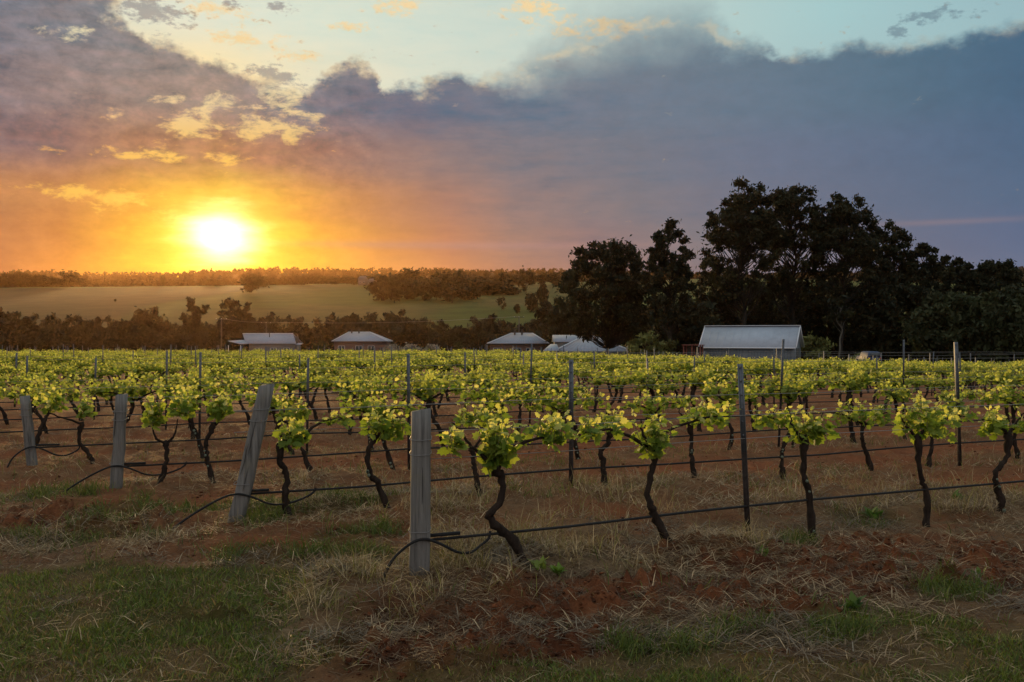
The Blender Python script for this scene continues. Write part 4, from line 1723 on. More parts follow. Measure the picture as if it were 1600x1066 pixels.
# near vines as they stand in the photograph: trunk polyline, extra arms, foliage boxes (x0, x1, y top, y bottom, shoots)
SPEC = [
    (0, 0.050, [(828, 876), (800, 845), (772, 820), (765, 803), (783, 778), (785, 745), (768, 730)], [[(770, 735), (785, 700), (790, 660)], [(768, 728), (740, 700), (700, 698)], [(785, 715), (830, 688), (880, 686)]],
     [(748, 800, 640, 738, 13), (683, 738, 665, 708, 8), (800, 826, 660, 690, 3), (828, 897, 645, 698, 11)],
     'crooked grapevine nearest the camera, just right of the square cut end post'),
    (0, 0.047, [(1048, 841), (1024, 806), (1014, 780), (1018, 735), (1026, 703)], [[(1022, 706), (1005, 680), (1000, 655)], [(1024, 704), (1040, 675), (1100, 655), (1140, 650)], [(1015, 700), (960, 672), (915, 676)]],
     [(995, 1042, 640, 714, 11), (905, 942, 652, 692, 6), (944, 965, 650, 680, 3), (1068, 1152, 622, 668, 10)],
     'grapevine with a leaning bare lower trunk, left of the first steel post'),
    (0, 0.050, [(1272, 820), (1264, 775), (1256, 735), (1257, 685)], [[(1257, 688), (1240, 668), (1236, 650)], [(1257, 686), (1275, 665), (1285, 648)]],
     [(1232, 1294, 636, 694, 14)], 'upright grapevine with a compact leafy head, right of the first steel post'),
    (0, 0.046, [(1447, 807), (1449, 775), (1438, 740), (1433, 680)], [[(1433, 684), (1415, 665), (1408, 650)], [(1433, 682), (1470, 655), (1512, 650)]],
     [(1406, 1476, 624, 690, 14), (1478, 1520, 636, 666, 5)], 'straight grapevine topped by a tall tuft of leaves, second right of the first steel post'),
    (0, 0.047, [(1568, 794), (1562, 772), (1555, 738), (1573, 716), (1577, 675)], [[(1577, 680), (1555, 660), (1535, 655)], [(1577, 678), (1592, 655), (1600, 645)]],
     [(1526, 1612, 636, 686, 15)], 'grapevine with an elbowed trunk at the right edge of the front row'),
    (1, 0.048, [(450, 801), (445, 772), (448, 745), (438, 722), (438, 692)], [[(438, 696), (455, 675), (470, 660)], [(470, 690), (500, 660), (545, 652)]],
     [(432, 487, 652, 702, 13), (497, 556, 638, 668, 8)], 'grapevine with an S shaped trunk, right of the leaning end post'),
    (1, 0.045, [(609, 780), (590, 754), (577, 742), (574, 715), (579, 694), (588, 680)], [[(588, 684), (610, 660), (632, 650)]],
     [(566, 642, 634, 688, 15)], 'grapevine with a trunk bent like a hook, left of the square cut end post'),
    (1, 0.043, [(752, 768), (742, 735), (738, 700)], [[(738, 703), (765, 668), (786, 655)], [(738, 702), (715, 670), (706, 660)]],
     [(704, 792, 624, 672, 15)], 'second row grapevine behind the crooked nearest vine'),
    (1, 0.045, [(945, 754), (942, 722), (938, 705), (950, 692), (954, 670)], [[(954, 674), (930, 660), (912, 655)]],
     [(930, 978, 638, 674, 10), (905, 929, 648, 672, 4)], 'short second row grapevine with a kinked neck, right of the steel post at the middle'),
    (1, 0.043, [(1087, 743), (1081, 720), (1080, 692), (1078, 662)], [[(1078, 665), (1065, 650), (1060, 640)], [(1078, 664), (1110, 650), (1140, 645)]],
     [(1055, 1150, 620, 668, 15)], 'second row grapevine seen just left of the first steel post'),
    (1, 0.045, [(1225, 736), (1221, 718), (1225, 692), (1240, 670)], [[(1238, 673), (1210, 655), (1180, 648)]],
     [(1175, 1242, 632, 670, 13)], 'second row grapevine with a bowed trunk, right behind the first steel post'),
    (1, 0.044, [(1364, 727), (1352, 702), (1347, 680), (1350, 660)], [[(1350, 664), (1320, 650), (1302, 645)], [(1350, 664), (1375, 650), (1392, 642)]],
     [(1298, 1398, 620, 668, 17)], 'wide second row grapevine between the compact headed and the tall tufted front vines'),
    (1, 0.043, [(1449, 721), (1456, 695), (1456, 662)], [[(1456, 665), (1490, 650), (1512, 640)], [(1456, 665), (1440, 650), (1430, 640)]],
     [(1425, 1520, 612, 664, 17)], 'second row grapevine with a thick straight trunk, behind the tall tufted front vine'),
    (2, 0.047, [(245, 765), (256, 735), (261, 710), (258, 692)], [[(258, 696), (240, 678), (240, 655)], [(260, 694), (272, 680), (278, 655)]],
     [(222, 262, 616, 668, 9), (262, 312, 604, 656, 12)], 'forked grapevine with two arms like a Y, just right of the thick upright end post'),
    (2, 0.044, [(336, 744), (323, 716), (322, 692), (335, 662)], [[(335, 666), (350, 645), (357, 630)]],
     [(316, 362, 610, 656, 11)], 'third row grapevine with a swaying trunk, left of the leaning end post'),
    (2, 0.042, [(488, 738), (476, 712), (464, 690), (455, 668)], [[(455, 668), (440, 655), (430, 648)]],
     [(425, 490, 618, 660, 12)], 'third row grapevine with a trunk slanting left, behind the S shaped vine'),
    (3, 0.044, [(147, 729), (136, 706), (123, 690), (128, 660)], [[(128, 663), (90, 650), (65, 640)]],
     [(112, 150, 616, 656, 9), (58, 112, 606, 648, 10)], 'grapevine with a zigzag trunk, left of the thick upright end post'),
]
used = {}
for i, (k, r0, tp, arms, boxes, lab) in enumerate(SPEC):
    t0 = row_t(k, tp[0][0])
    bp_ = row_pt(k, t0)
    zb = g1(*bp_) - 0.02

    def cv(pl, depth=0.0):
        out = []
        for (a_, b_) in pl:
            t_, z_ = px_row(k, a_, b_)
            out.append((t_ - t0, depth, z_ - zb))
        return out
    trk = cv(tp)
    trk[0] = (trk[0][0], 0, -0.04)
    spans = []
    for (x0, x1, yt, yb, n_) in boxes:
        a_, zt_ = px_row(k, (x0 + x1) / 2, yt)
        _, zb_ = px_row(k, (x0 + x1) / 2, yb)
        ta, tb_ = row_t(k, x0), row_t(k, x1)
        m_ = 0.075
        spans.append((ta - t0 + m_, tb_ - t0 - m_, zb_ - zb + 0.03, zt_ - zb - 0.02, int(round(n_ * 1.05))))
    near_vine(900 + i, (bp_[0], bp_[1], zb), trk, [cv(a_) for a_ in arms], spans, r0, lab, 'grapevines near the camera')
    used.setdefault(k, []).append((t0, min(s[0] for s in spans) + t0, max(s[1] for s in spans) + t0))

ORD = ['front', 'second', 'third', 'fourth', 'fifth', 'sixth', 'seventh', 'eighth', 'ninth', 'tenth', 'eleventh', 'twelfth', 'thirteenth', 'fourteenth', 'fifteenth', 'sixteenth', 'seventeenth', 'eighteenth', 'nineteenth', 'twentieth']
ENDP = ['square cut end post', 'leaning end post', 'thick upright end post', 'plain end post at the left edge']

# templates for the rows behind
VT = []
for i in range(9):
    rng = np.random.default_rng(700 + i)
    ln_ = rng.uniform(-0.35, 0.15)
    hd = rng.uniform(0.66, 0.82)
    tp = [(0, 0, -0.06), (ln_ * 0.5 + rng.normal() * 0.04, rng.normal() * 0.03, hd * 0.35), (ln_ * 0.9 + rng.normal() * 0.05, rng.normal() * 0.03, hd * 0.7), (ln_ + rng.normal() * 0.03, 0, hd)]
    aL, aR = rng.uniform(0.30, 0.72), rng.uniform(0.30, 0.72)
    arms = [[(ln_, 0, hd - 0.03), (ln_ - aL * 0.5, rng.normal() * 0.03, hd + 0.10), (ln_ - aL, 0, hd + 0.1)], [(ln_, 0, hd - 0.03), (ln_ + aR * 0.5, rng.normal() * 0.03, hd + 0.10), (ln_ + aR, 0, hd + 0.1)]]
    tm = trunk_mb(rng, np.array(tp), 0.034, [np.array(a) for a in arms]).mesh('trunk', M['bark'], True)
    sp = [(ln_ - 0.12, ln_ + 0.13, hd - 0.06, hd + rng.uniform(0.24, 0.42), 8), (ln_ - aL - 0.08, ln_ - 0.12, hd + 0.06, hd + rng.uniform(0.20, 0.34), int(3 + aL * 15)), (ln_ + 0.12, ln_ + aR + 0.08, hd + 0.06, hd + rng.uniform(0.20, 0.34), int(3 + aR * 15))]
    sh = make_shoots(rng, sp)
    V, f, c = merged_leaves(rng, sh)
    V2, f2, c2 = merged_leaves(rng, sh[::1], True)
    fm = mesh_np('foliage', V, [f], M['vine_mass'], c)
    VT.append((tm, fm, (V2, f2, c2), np.array(tp), sp))

rngv = np.random.default_rng(4242)
cand = []
EDGE = 90.0
ROW_ANG = math.atan2(ROW_D[1], ROW_D[0])
for k in range(0, 37):
    t = 0.75 + rngv.uniform(-0.1, 0.1)
    idx = 0
    while t < 130:
        p = row_pt(k, t)
        u = p[0] / max(p[1], 0.1)
        edge_y = EDGE + 4 * math.sin(p[0] / 17.0) - 0.05 * p[0]
        if -(0.54 + 0.6 / max(p[1], 1)) < u < 0.55 + 2.6 / max(p[1], 1) and p[1] < edge_y:
            busy = any(a - 0.45 < t < b + 0.25 or abs(t - c) < 0.8 for (c, a, b) in used.get(k, []))
            if not busy and rngv.random() > 0.03:
                cand.append((p[1], k, idx, t, p))
        idx += 1
        t += 1.30 + rngv.uniform(-0.12, 0.12)
cand.sort(key=lambda c: c[0])
n_ind = 300 - len(SPEC)
ordinal = {}
for k_ in range(37):
    row_ = sorted([(c[3], 'c', c[2]) for c in cand[:n_ind] if c[1] == k_ and abs(c[4][0] / c[4][1]) < 0.53] + [(c[0], 's', 0) for c in used.get(k_, [])])
    for j_, (t_, w_, i_) in enumerate(row_):
        if w_ == 'c':
            ordinal[(k_, i_)] = j_
ORDN = ['first'] + ORD[1:] + ['twenty first', 'twenty second', 'twenty third', 'twenty fourth', 'twenty fifth', 'twenty sixth', 'twenty seventh', 'twenty eighth', 'twenty ninth', 'thirtieth']
NUM = ['first', 'second', 'third', 'fourth', 'fifth', 'sixth', 'seventh', 'eighth', 'ninth', 'tenth', 'eleventh', 'twelfth']
seen_row = {}
near_extra = 0
for (yy, k, idx, t, p) in cand[:n_ind]:
    seen_row[k] = seen_row.get(k, 0) + 1
    zb = g1(*p) - 0.01
    if yy < 15.5 and (k, idx) in ordinal:
        # still close enough for each leaf to be picked apart
        i = near_extra % len(VT)
        near_extra += 1
        tm, fm, _, tp, sp = VT[i]
        rng = np.random.default_rng(1300 + near_extra)
        ln_ = tp[-1][0]
        hd = tp[-1][2]
        tpx = (p[0] / p[1]) * F + 800
        side = 'left' if tpx < 500 else ('middle' if tpx < 1050 else 'right')
        lab = 'grapevine of the %s row, %s along it from the left edge' % (ORD[k], ORDN[ordinal[(k, idx)]])
        near_vine(1300 + near_extra, (p[0], p[1], zb), tp, [[(ln_, 0, hd - 0.03), (ln_ - 0.25, 0, hd + 0.1), (ln_ - 0.5, 0, hd + 0.1)], [(ln_, 0, hd - 0.03), (ln_ + 0.2, 0, hd + 0.1), (ln_ + 0.45, 0, hd + 0.1)]],
                  sp, 0.043, lab, 'grapevines near the camera')
        continue
    tm, fm, _, tp, sp = VT[rngv.integers(0, len(VT))]
    j_ = ordinal.get((k, idx))
    if k < 9 and j_ is not None and j_ < 30:
        lab = 'grapevine of the %s row, %s along it from the left edge' % (ORD[k], ORDN[j_])
    else:
        lab = 'leafy grapevine in the %s row of vines back from the camera' % (ORD[k] if k < 20 else 'far')
    o = thing('grapevine', lab, 'grapevine', (p[0], p[1], zb), 'grapevines of the %s row' % (ORD[k] if k < 20 else 'far'), ROW_ANG + (math.pi if rngv.random() < 0.3 else 0) + rngv.normal() * 0.05)
    s_ = rngv.uniform(0.92, 1.1)
    o.scale = (s_, s_, s_ * rngv.uniform(0.94, 1.06))
    link('trunk', tm, o)
    link('foliage', fm, o)['kind'] = 'stuff'

# the rest of the vineyard as one mass
VV, FF, CC, TV, TF = [], [], [], [], []
nv = 0
ntv = 0
ca, sa = ROW_D[0], ROW_D[1]
for (yy, k, idx, t, p) in cand[n_ind:]:
    _, _, (V2, f2, c2), tp, sp = VT[rngv.integers(0, len(VT))]
    fl = -1 if rngv.random() < 0.4 else 1
    s_ = rngv.uniform(0.9, 1.12)
    v = V2 * np.array([fl, 1, 1]) * s_
    zb = float(H([p[0]], [p[1]])[0])
    w = np.column_stack([v[:, 0] * ca - v[:, 1] * sa + p[0], v[:, 0] * sa + v[:, 1] * ca + p[1], v[:, 2] + zb])
    VV.append(w)
    FF.append(f2 + nv)
    nv += len(w)
    CC.append(c2 * rngv.uniform(0.85, 1.15))
    tpw = np.column_stack([tp[:, 0] * fl * ca + p[0], tp[:, 0] * fl * sa + p[1], tp[:, 2] + zb])
    for j in range(3):
        a_, b_ = tpw[j], tpw[j + 1]
        r_ = 0.034
        TV.append(np.array([a_ + [-r_, 0, 0], a_ + [r_ * .5, -r_, 0], a_ + [r_ * .5, r_, 0], b_ + [-r_, 0, 0], b_ + [r_ * .5, -r_, 0], b_ + [r_ * .5, r_, 0]]))
        TF.append(np.array([(0, 1, 4, 3), (1, 2, 5, 4), (2, 0, 3, 5)]) + ntv)
        ntv += 6
Vall = np.concatenate(VV + TV)
me = mesh_np('distant_vines', Vall, [np.concatenate(FF), np.concatenate(TF) + nv], [M['vine_mass'], M['bark']], np.concatenate(CC + [np.zeros((ntv, 3))]),
             midx=np.concatenate([np.zeros(sum(len(f) for f in FF), int), np.ones(sum(len(f) for f in TF), int)]))
tag(link('distant_vines', me), kind='stuff')

# ------------------------------------------------------------------ posts
def end_post(k, foot, head, w, lab, seed, square=True, group='timber end posts'):
    rng = np.random.default_rng(seed)
    x, y = foot[0], foot[1]
    zb = g1(x, y)
    t = thing('end_post', lab, 'post', (x, y, zb), group)
    top = np.array(head) - np.array([x, y, zb])
    b = MB()
    n_ = 10
    ring = []
    ang = rng.uniform(0.0, 0.3)
    if square:
        base = [(-.5, -.42), (-.42, -.5), (.3, -.5), (.42, -.44), (.5, -.36), (.5, .42), (.42, .5), (-.42, .5), (-.5, .42), (-.5, 0)]
    else:
        base = [(math.cos(a) * .52, math.sin(a) * .52) for a in np.linspace(0, 2 * math.pi, n_, endpoint=False)]
    V = []
    lv = 9
    for i in range(lv):
        f = i / (lv - 1)
        c = top * (f * 1.0) + np.array([0, 0, -0.12]) * (1 - f)
        c = c + np.array([rng.normal() * 0.003, rng.normal() * 0.003, 0])
        ww = w * (1.04 - 0.08 * f)
        for (bx, by) in base:
            px_, py_ = bx * math.cos(ang) - by * math.sin(ang), bx * math.sin(ang) + by * math.cos(ang)
            V.append(c + np.array([px_ * ww, py_ * ww, (rng.normal() * 0.006 + px_ * 0.02) if i == lv - 1 else 0]))
    m_ = len(base)
    fcs = [tuple(reversed(range(m_))), tuple(range((lv - 1) * m_, lv * m_))]
    for i in range(lv - 1):
        for j in range(m_):
            jj = (j + 1) % m_
            fcs.append((i * m_ + j, i * m_ + jj, (i + 1) * m_ + jj, (i + 1) * m_ + j))
    b.add(V, fcs)
    po = b.build('post', M['timber'], t)
    # drying splits
    cr = MB()
    for _ in range(3):
        f0 = rng.uniform(0.15, 0.7)
        f1 = min(0.98, f0 + rng.uniform(0.15, 0.3))
        ox = rng.uniform(-0.3, 0.3) * w
        P = [top * f + np.array([ox + rng.normal() * 0.002, -w * 0.5 + 0.0, 0]) for f in np.linspace(f0, f1, 5)]
        cr.tube(P, [0.001, 0.0028, 0.0034, 0.0026, 0.001], 5)
    cr.build('split', M['dark'], t)
    # tied wires
    for f in (0.27, 0.74, 0.83):
        r_ = MB()
        a = np.linspace(0, 2 * math.pi, 15)
        hw = w * 0.545
        cpt = top * f
        P = np.array([cpt + np.array([np.clip(math.cos(q_) * 1.35, -1, 1) * hw, np.clip(math.sin(q_) * 1.35, -1, 1) * hw, 0.012 * math.sin(q_ * 1.0) + rng.normal() * 0.002]) for q_ in a])
        r_.tube(P, 0.003, 4)
        r_.build('wire_tie', M['wire'], t)
    return t


def head_at(px, py, Y):
    return ((px - 800) / F * Y, Y, CAM_H - (py - HZ) / F * Y)


E0 = row_pt(0, 0)
end_post(0, E0, head_at(658, 641, E0[1] + 0.02), 0.140, 'square cut weathered grey end post of the front row, nearest the camera', 1)
E1 = row_pt(1, 0)
end_post(1, E1, head_at(417, 602, E1[1] + 0.1), 0.135, 'leaning weathered grey end post, tilted to the right', 2)
E2 = row_pt(2, 0)
end_post(2, E2, head_at(190, 617, E2[1]), 0.135, 'thick upright grey end post between the leaning post and the left edge', 3, False)
E3 = row_pt(3, 0)
end_post(3, E3, head_at(38, 619, E3[1]), 0.13, 'upright grey round end post at the left edge', 4, False)

SN = [0]


def steel_post(k, t, height=1.58, lean=0.0, lab=None, group=None):
    p = row_pt(k, t)
    zb = g1(*p)
    if steel_post.me is None:
        lo, up = MB(), MB()
        for (b, z0, z1) in ((lo, -0.2, 0.80), (up, 0.80, 1.58)):
            b.box((0, -0.004, (z0 + z1) / 2), (0.042, 0.007, z1 - z0))
            b.box((0, 0.019, (z0 + z1) / 2), (0.007, 0.037, z1 - z0))
            b.box((-0.0175, -0.012, (z0 + z1) / 2), (0.007, 0.009, z1 - z0))
            b.box((0.0175, -0.012, (z0 + z1) / 2), (0.007, 0.009, z1 - z0))
        for z in np.arange(0.95, 1.55, 0.12):
            up.box((0.0, -0.0095, z), (0.012, 0.006, 0.02))
        steel_post.me = (lo.mesh('lower_shaft', M['rust']), up.mesh('upper_shaft', M['galv']))
    o = thing('steel_post', lab, 'post', (p[0], p[1], zb), group, rngv.uniform(-0.5, 0.5))
    o.rotation_euler[1] = lean
    o.rotation_euler[0] = rngv.normal() * 0.012
    o.scale = ((1.1, 1.1, height / 1.58) if k < 2 else (0.85, 0.85, height / 1.58))
    link('lower_shaft', steel_post.me[0], o)
    link('upper_shaft', steel_post.me[1], o)
    return o


steel_post.me = None
tpa = row_t(0, 1170)
steel_post(0, tpa, 1.54, -0.045, 'steel trellis post of the front row, dark below and galvanised above', 'steel trellis posts')
tpb = row_t(1, 893)
steel_post(1, tpb, 1.42, 0.0, 'steel trellis post of the second row, right of the crooked nearest vine', 'steel trellis posts')
npost = 2
cnt = {}
for k in range(0, 37):
    t = (tpa if k == 0 else tpb if k == 1 else 3.6 + rngv.uniform(-0.4, 0.4))
    j = 0
    while t < 135:
        if not (j == 0 and k < 2):
            p = row_pt(k, t)
            u = p[0] / max(0.1, p[1])
            if abs(u) < 0.53 and p[1] < EDGE + 1 and npost < 296:
                big_ = (k, j) in ((2, 1), (1, 1), (3, 2))
                cnt[k] = cnt.get(k, 0) + 1
                if k < 9:
                    w_ = 'grey steel trellis post of the %s row, %s along it from the left edge' % (ORD[k], ORDN[cnt[k] - 1 + (1 if k < 2 else 0)])
                    gr = 'steel trellis posts'
                else:
                    w_ = 'grey steel trellis post in the %s row of vines' % (ORD[k] if k < 20 else 'far')
                    gr = 'steel posts of the %s row' % (ORD[k] if k < 20 else 'far')
                steel_post(k, t, rngv.uniform(1.3, 1.58) if not big_ else 1.70, rngv.normal() * 0.025, w_, gr)
                npost += 1
        t += 6.3 + rngv.uniform(-0.2, 0.2)
        j += 1

# ------------------------------------------------------------------ wires and drip hoses
def row_line(k, z, t0, t1, rad, name, m_, sag=0.012, n_=None, wob=0.0, zend=None):
    n_ = n_ or max(8, int((t1 - t0) / 1.1))
    tt = np.linspace(t0, t1, n_)
    P = np.array([[*row_pt(k, t), 0] for t in tt])
    base = H(P[:, 0], P[:, 1])
    P[:, 2] = base + z - sag * np.abs(np.sin((tt - 3.6) * math.pi / 6.3)) + wob * np.sin(tt * 3.1 + k)
    if zend is not None:
        P[:, 2] += (zend - z) * np.exp(-((tt - t0) / 1.2) ** 2)
    b = MB()
    b.tube(P, rad, 5, 0)
    return b.build(name, m_)


for k in range(0, 9):
    t0 = 0.0
    if k > 3:
        t0 = max(0.0, row_t(k, -60)) if row_pt(k, 0)[0] / row_pt(k, 0)[1] < -0.53 else 0.0
    t1 = min(row_t(k, 1640) + 4.0, 95)
    if k < 5:
        wds = [(0.86, 'lower'), (1.06, 'upper')] + ([(1.45, 'top')] if k >= 1 else [])
    elif k < 9:
        wds = [(0.86, 'lower')]
    else:
        wds = []
    for (z, nm) in wds:
        o = row_line(k, z, t0, t1, (0.0019 if nm == 'top' else 0.0030) if k < 4 else 0.0022, 'trellis_wire', M['wire'], 0.02, wob=0.004)
        tag(o, '%s thin trellis wire strung along the %s row of vines' % (nm, ORD[k]), 'wire', 'trellis wires')
    if k < 10:
        h_ = row_line(k, 0.29 if k else 0.28, t0 + 0.02, t1, 0.0115, 'drip_hose', M['hose'], 0.03, wob=0.006)
        tag(h_, 'black drip hose hung low along the %s row of vines' % ORD[k], 'hose', 'black drip hoses')
    if k < 4:
        # feeder: comes out of the ground, passes the post and loops back under the hung hose
        def rp(t_, z_, d_=-0.06):
            p = row_pt(k, t_) + ROW_N * d_
            return (p[0], p[1], float(H([p[0]], [p[1]])[0]) + z_)
        e_ = [(-0.34, -0.05), (-0.25, 0.14), (-0.12, 0.25), (0.0, 0.282), (0.12, 0.24), (0.26, 0.165), (0.38, 0.145), (0.49, 0.175), (0.555, 0.22), (0.57, 0.275)]
        if k in (1, 2):
            e_ = [(-0.62, -0.03), (-0.40, 0.12), (-0.15, 0.25), (0.0, 0.285), (0.14, 0.25), (0.32, 0.17), (0.50, 0.15), (0.66, 0.19), (0.75, 0.24), (0.77, 0.282)]
        P = curve_pts([rp(a_, z_, -0.088 * (1 - smooth(a_, 0.3, 0.5))) for (a_, z_) in e_], 50)
        b = MB()
        b.tube(P, 0.0105, 7)
        fd = b.build('feeder_hose', M['hose'])
        tag(fd, 'looped black feeder hose by the %s' % ENDP[k], 'hose', 'black feeder hoses')
        jn = MB()
        q0, q1 = np.array(rp(0.03, 0.285 if k == 0 else 0.295, 0.0)), np.array(rp(0.32, 0.282 if k == 0 else 0.29, 0.0))
        jn.tube([q0, q1], 0.0145, 7)
        jn.build('joiner', M['hose'], fd)

# ------------------------------------------------------------------ grass, straw and weeds
def blades(rng, x, y, length, width, lean, col, head=None, curve=0.5, zoff=0.0):
    n_ = len(x)
    z = G(x, y) + zoff
    h = rng.uniform(0, 2 * math.pi, n_) if head is None else head
    dxy = np.stack([np.cos(h), np.sin(h)], 1)
    l1 = length * 0.55
    a0 = lean
    a1 = np.clip(lean + curve * rng.uniform(0.3, 1.0, n_), 0, 1.75)
    p0 = np.stack([x, y, z - 0.004], 1)
    p1 = p0 + np.column_stack([dxy * (np.sin(a0) * l1)[:, None], np.cos(a0) * l1])
    l2 = length * 0.45
    p2 = p1 + np.column_stack([dxy * (np.sin(a1) * l2)[:, None], np.cos(a1) * l2])
    rot = rng.uniform(0, math.pi, n_)
    sd_ = np.stack([np.cos(rot), np.sin(rot), np.zeros(n_)], 1) * (width / 2)[:, None]
    V = np.stack([p0 - sd_, p0 + sd_, p1 - sd_ * 0.85, p1 + sd_ * 0.85, p2], 1).reshape(-1, 3)
    b = np.arange(n_)[:, None] * 5
    q_ = np.concatenate([b + 0, b + 1, b + 3, b + 2], 1)
    t_ = np.concatenate([b + 2, b + 3, b + 4], 1)
    C = np.repeat(col, 5, axis=0)
    return V, q_, t_, C


def scatter(rng, n_, ymin, ymax, power=1.0):
    """random spots on the ground in the part of the land in view, thinning out with distance"""
    y = ymin * (ymax / ymin) ** (rng.random(n_) ** power)
    x = rng.uniform(-1.0, 1.0, n_) * (0.57 * y + 1.7)
    return x, y


def put_blades(name, parts, m_):
    VV, QQ, TT, CC = [], [], [], []
    o_ = 0
    for (V, q_, t_, C) in parts:
        VV.append(V)
        QQ.append(q_ + o_)
        TT.append(t_ + o_)
        CC.append(C)
        o_ += len(V)
    me_ = mesh_np(name, np.concatenate(VV), [np.concatenate(QQ), np.concatenate(TT)], m_, np.concatenate(CC))
    return tag(link(name, me_), kind='stuff')


rg = np.random.default_rng(99)


def mixc(n_, a, b, rng, jit=0.25):
    t = rng.random(n_)[:, None]
    return (np.array(a) * (1 - t) + np.array(b) * t) * rng.uniform(1 - jit, 1 + jit, n_)[:, None]


# lawn blades
x, y = scatter(rg, 340000, 4.4, 16)
lawn, tuft, dry, soil, mulch, inrow, strip = covers(x, y)
cl = fbm(x * 2.2, y * 2.2, 200, 3)
keep = rg.random(len(x)) < np.clip(lawn * (0.25 + 1.3 * smooth(cl, 0.33, 0.6)), 0, 1)
x, y, cl = x[keep], y[keep], cl[keep]
n_ = len(x)
dryk = (smooth(cl, 0.58, 0.35) * 0.6 + 0.13) > rg.random(n_)
col = mixc(n_, (0.060, 0.100, 0.016), (0.155, 0.175, 0.032), rg, 0.4)
col[dryk] = mixc(int(dryk.sum()), (0.14, 0.10, 0.035), (0.28, 0.20, 0.09), rg, 0.4)
lawn_parts = [blades(rg, x, y, rg.uniform(0.02, 0.065, n_) * (0.6 + cl), rg.uniform(0.004, 0.008, n_), rg.uniform(0.2, 1.2, n_), col)]
# taller green tufts
x, y = scatter(rg, 380000, 4.8, 18)
lawn, tuft, dry, soil, mulch, inrow, strip = covers(x, y)
cl = fbm(x * 3.5, y * 3.5, 210, 3)
keep = rg.random(len(x)) < np.clip(tuft * 0.75 * smooth(cl, 0.40, 0.66) + 0.018 * smooth(cl, 0.62, 0.72) * (1 - lawn) + strip * 0.16 * smooth(cl, 0.55, 0.7), 0, 1)
x, y, cl = x[keep], y[keep], cl[keep]
n_ = len(x)
col = mixc(n_, (0.050, 0.085, 0.016), (0.13, 0.15, 0.03), rg)
lawn_parts.append(blades(rg, x, y, rg.uniform(0.05, 0.16, n_) * (0.5 + cl), rg.uniform(0.004, 0.008, n_), rg.uniform(0.1, 1.0, n_), col, curve=0.9))
put_blades('grass', lawn_parts, M['grass'])

# straw: lying litter everywhere on the near ground, mounded along the vine rows
parts = []
x, y = scatter(rg, 520000, 4.4, 30, 1.0)
lawn, tuft, dry, soil, mulch, inrow, strip = covers(x, y)
cl = fbm(x * 2.0, y * 2.0, 220, 4)
keep = rg.random(len(x)) < np.clip((0.19 * (1 - 0.85 * inrow) + mulch * 0.42 + 0.4 * dry * (1 - 0.4 * inrow) + 0.20 * strip) * (0.10 + 1.9 * smooth(cl, 0.42, 0.60)) * (1 - 0.35 * soil * smooth(cl, 0.7, 0.4)) * (1 - 0.9 * lawn), 0, 1)
x, y, cl = x[keep], y[keep], cl[keep]
n_ = len(x)
col = mixc(n_, (0.12, 0.065, 0.030), (0.46, 0.33, 0.19), rg, 0.4)
gr = (fbm(x * 1.2, y * 1.2, 240, 3) > 0.56) & (rg.random(n_) < 0.7)
col[gr] = mixc(int(gr.sum()), (0.10, 0.073, 0.050), (0.23, 0.18, 0.125), rg, 0.35)
parts.append(blades(rg, x, y, rg.uniform(0.06, 0.24, n_), rg.uniform(0.004, 0.008, n_), rg.uniform(1.05, 1.62, n_), col, curve=0.45, zoff=rg.uniform(0.0, 0.03, n_)))
# fine dark fibres raked through the soil
x, y = scatter(rg, 300000, 4.4, 13, 1.0)
lawn, tuft, dry, soil, mulch, inrow, strip = covers(x, y)
cl = fbm(x * 3.1, y * 3.1, 260, 3)
keep = rg.random(len(x)) < np.clip((0.25 + 0.55 * soil + 0.2 * mulch) * (0.2 + 1.6 * smooth(cl, 0.40, 0.62)) * (1 - 0.8 * lawn) * (1 - 0.8 * inrow), 0, 1)
x, y = x[keep], y[keep]
n_ = len(x)
parts.append(blades(rg, x, y, rg.uniform(0.04, 0.16, n_), rg.uniform(0.0025, 0.005, n_), rg.uniform(0.9, 1.6, n_), mixc(n_, (0.055, 0.030, 0.017), (0.19, 0.12, 0.068), rg, 0.4), curve=0.6, zoff=rg.uniform(0.0, 0.025, n_)))
# standing dry grass
x, y = scatter(rg, 320000, 5.2, 26, 1.0)
lawn, tuft, dry, soil, mulch, inrow, strip = covers(x, y)
cl = fbm(x * 3.0, y * 3.0, 230, 3)
keep = rg.random(len(x)) < np.clip((dry * 0.62 * (1 - 0.5 * smooth(rowq(x, y)[0], 0.15, 0.5)) + strip * 0.10) * smooth(cl, 0.43, 0.66), 0, 1)
x, y, cl = x[keep], y[keep], cl[keep]
n_ = len(x)
col = mixc(n_, (0.22, 0.155, 0.07), (0.46, 0.35, 0.19), rg, 0.3)
yg = rg.random(n_) < 0.25
col[yg] = mixc(int(yg.sum()), (0.16, 0.15, 0.03), (0.25, 0.22, 0.05), rg, 0.2)
parts.append(blades(rg, x, y, rg.uniform(0.08, 0.32, n_) * (0.4 + cl), rg.uniform(0.003, 0.006, n_), rg.uniform(0.1, 1.1, n_), col, curve=1.1))
put_blades('straw', parts, M['straw'])

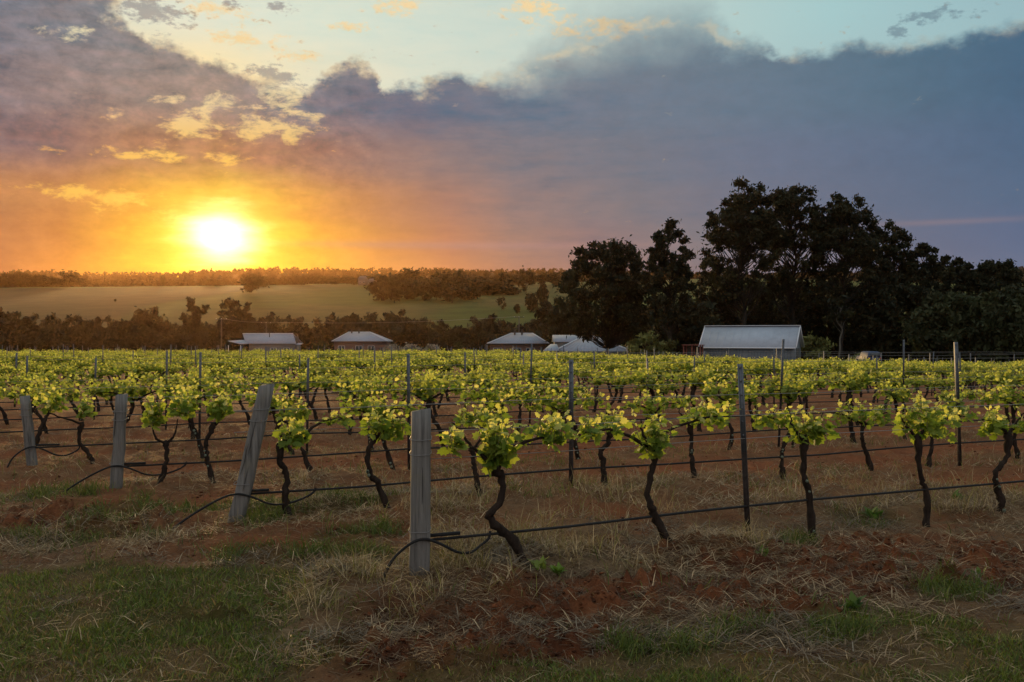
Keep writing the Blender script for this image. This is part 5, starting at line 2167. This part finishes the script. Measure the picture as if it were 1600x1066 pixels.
# rough soil clods lying on the worked ground
ico = bpy.data.meshes.new('tmp')
import bmesh
bm = bmesh.new()
bmesh.ops.create_icosphere(bm, subdivisions=1, radius=1.0)
bm.verts.ensure_lookup_table()
IV = np.array([v.co[:] for v in bm.verts])
IF = np.array([[v.index for v in f.verts] for f in bm.faces])
bm.free()
bpy.data.meshes.remove(ico)
x, y = scatter(rg, 75000, 4.8, 22)
lawn, tuft, dry, soil, mulch, inrow, strip = covers(x, y)
keep = rg.random(len(x)) < np.clip((soil * 0.55 + 0.08 * inrow * (1 - strip) + 0.03) * (1 - lawn) * (1 - dry * 0.8), 0, 1)
x, y = x[keep][:11000], y[keep][:11000]
n_ = len(x)
rad = 0.006 + 0.020 * rg.random(n_) ** 4
sc_ = rad[:, None, None] * rg.uniform(0.4, 1.4, (n_, len(IV), 1)) * np.array([1.1, 1.1, 0.6])
V = (IV[None] + rg.normal(size=(n_, len(IV), 3)) * 0.22) * sc_ + np.stack([x, y, G(x, y) + rad * 0.1], 1)[:, None]
fc = (IF[None] + np.arange(n_)[:, None, None] * len(IV)).reshape(-1, 3)
colr = np.repeat(mixc(n_, SOIL_D * 1.2, SOIL_C * 0.95, rg, 0.25), len(IV), axis=0)
tag(link('soil_clods', mesh_np('soil_clods', V.reshape(-1, 3), [fc], M['ground'], colr)), kind='stuff')


# weeds one can pick out
def weed(px, py, n_, size, lab, seed, col=(0.12, 0.19, 0.03)):
    rng = np.random.default_rng(seed)
    x, y = pxy(px, py)
    zb = g1(x, y)
    t = thing('weed', lab, 'weed', (x, y, zb), 'green weeds')
    me_ = weed.m.get(col)
    if me_ is None:
        mm = leafy('weed_leaf', col, tuple(c * 1.35 for c in col), 0.4)
        V = np.array([[0, 0, 0], [0.16, 0.3, 0.10], [0.2, 0.62, 0.13], [0, 1.0, 0.02], [-0.2, 0.62, 0.13], [-0.16, 0.3, 0.10], [0, 0.35, 0.05], [0, 0.66, 0.08]])
        f3 = np.array([(0, 1, 6), (0, 6, 5), (7, 2, 3), (7, 3, 4)])
        f4 = np.array([(6, 1, 2, 7), (5, 6, 7, 4)])
        me_ = weed.m[col] = mesh_np('leaf', V, [f3, f4], mm)
    for i in range(n_):
        a = i * 2.4 + rng.normal() * 0.3
        pit = rng.uniform(0.25, 1.2)
        o = bpy.data.objects.new('leaf', me_)
        COL.objects.link(o)
        o.parent = t
        o.rotation_euler = (pit, 0, a)
        o.location = (rng.normal() * size * 0.15, rng.normal() * size * 0.15, rng.uniform(0, 0.02))
        o.scale = (size * rng.uniform(0.6, 1.1),) * 3


weed.m = {}
weed(872, 893, 16, 0.10, 'bright green broad leaved weed at the foot of the crooked nearest vine', 1)
weed(842, 885, 9, 0.13, 'small upright yellow green weed touching the base of the crooked nearest vine', 2, (0.17, 0.21, 0.04))
weed(1364, 800, 16, 0.16, 'green rosette weed between the compact headed and the tall tufted front vines', 3, (0.08, 0.14, 0.03))
weed(1498, 780, 14, 0.13, 'green rosette weed between the tall tufted and the elbowed front vines', 4, (0.09, 0.14, 0.03))
weed(1532, 886, 8, 0.12, 'small green weed standing alone on the bare soil at the right', 5, (0.07, 0.12, 0.03))
weed(1195, 868, 14, 0.10, 'green and yellow weed at the foot of the first steel post', 6, (0.11, 0.15, 0.03))
weed(1335, 945, 12, 0.13, 'dark green clump of weed in front of the bare soil', 7, (0.05, 0.09, 0.02))
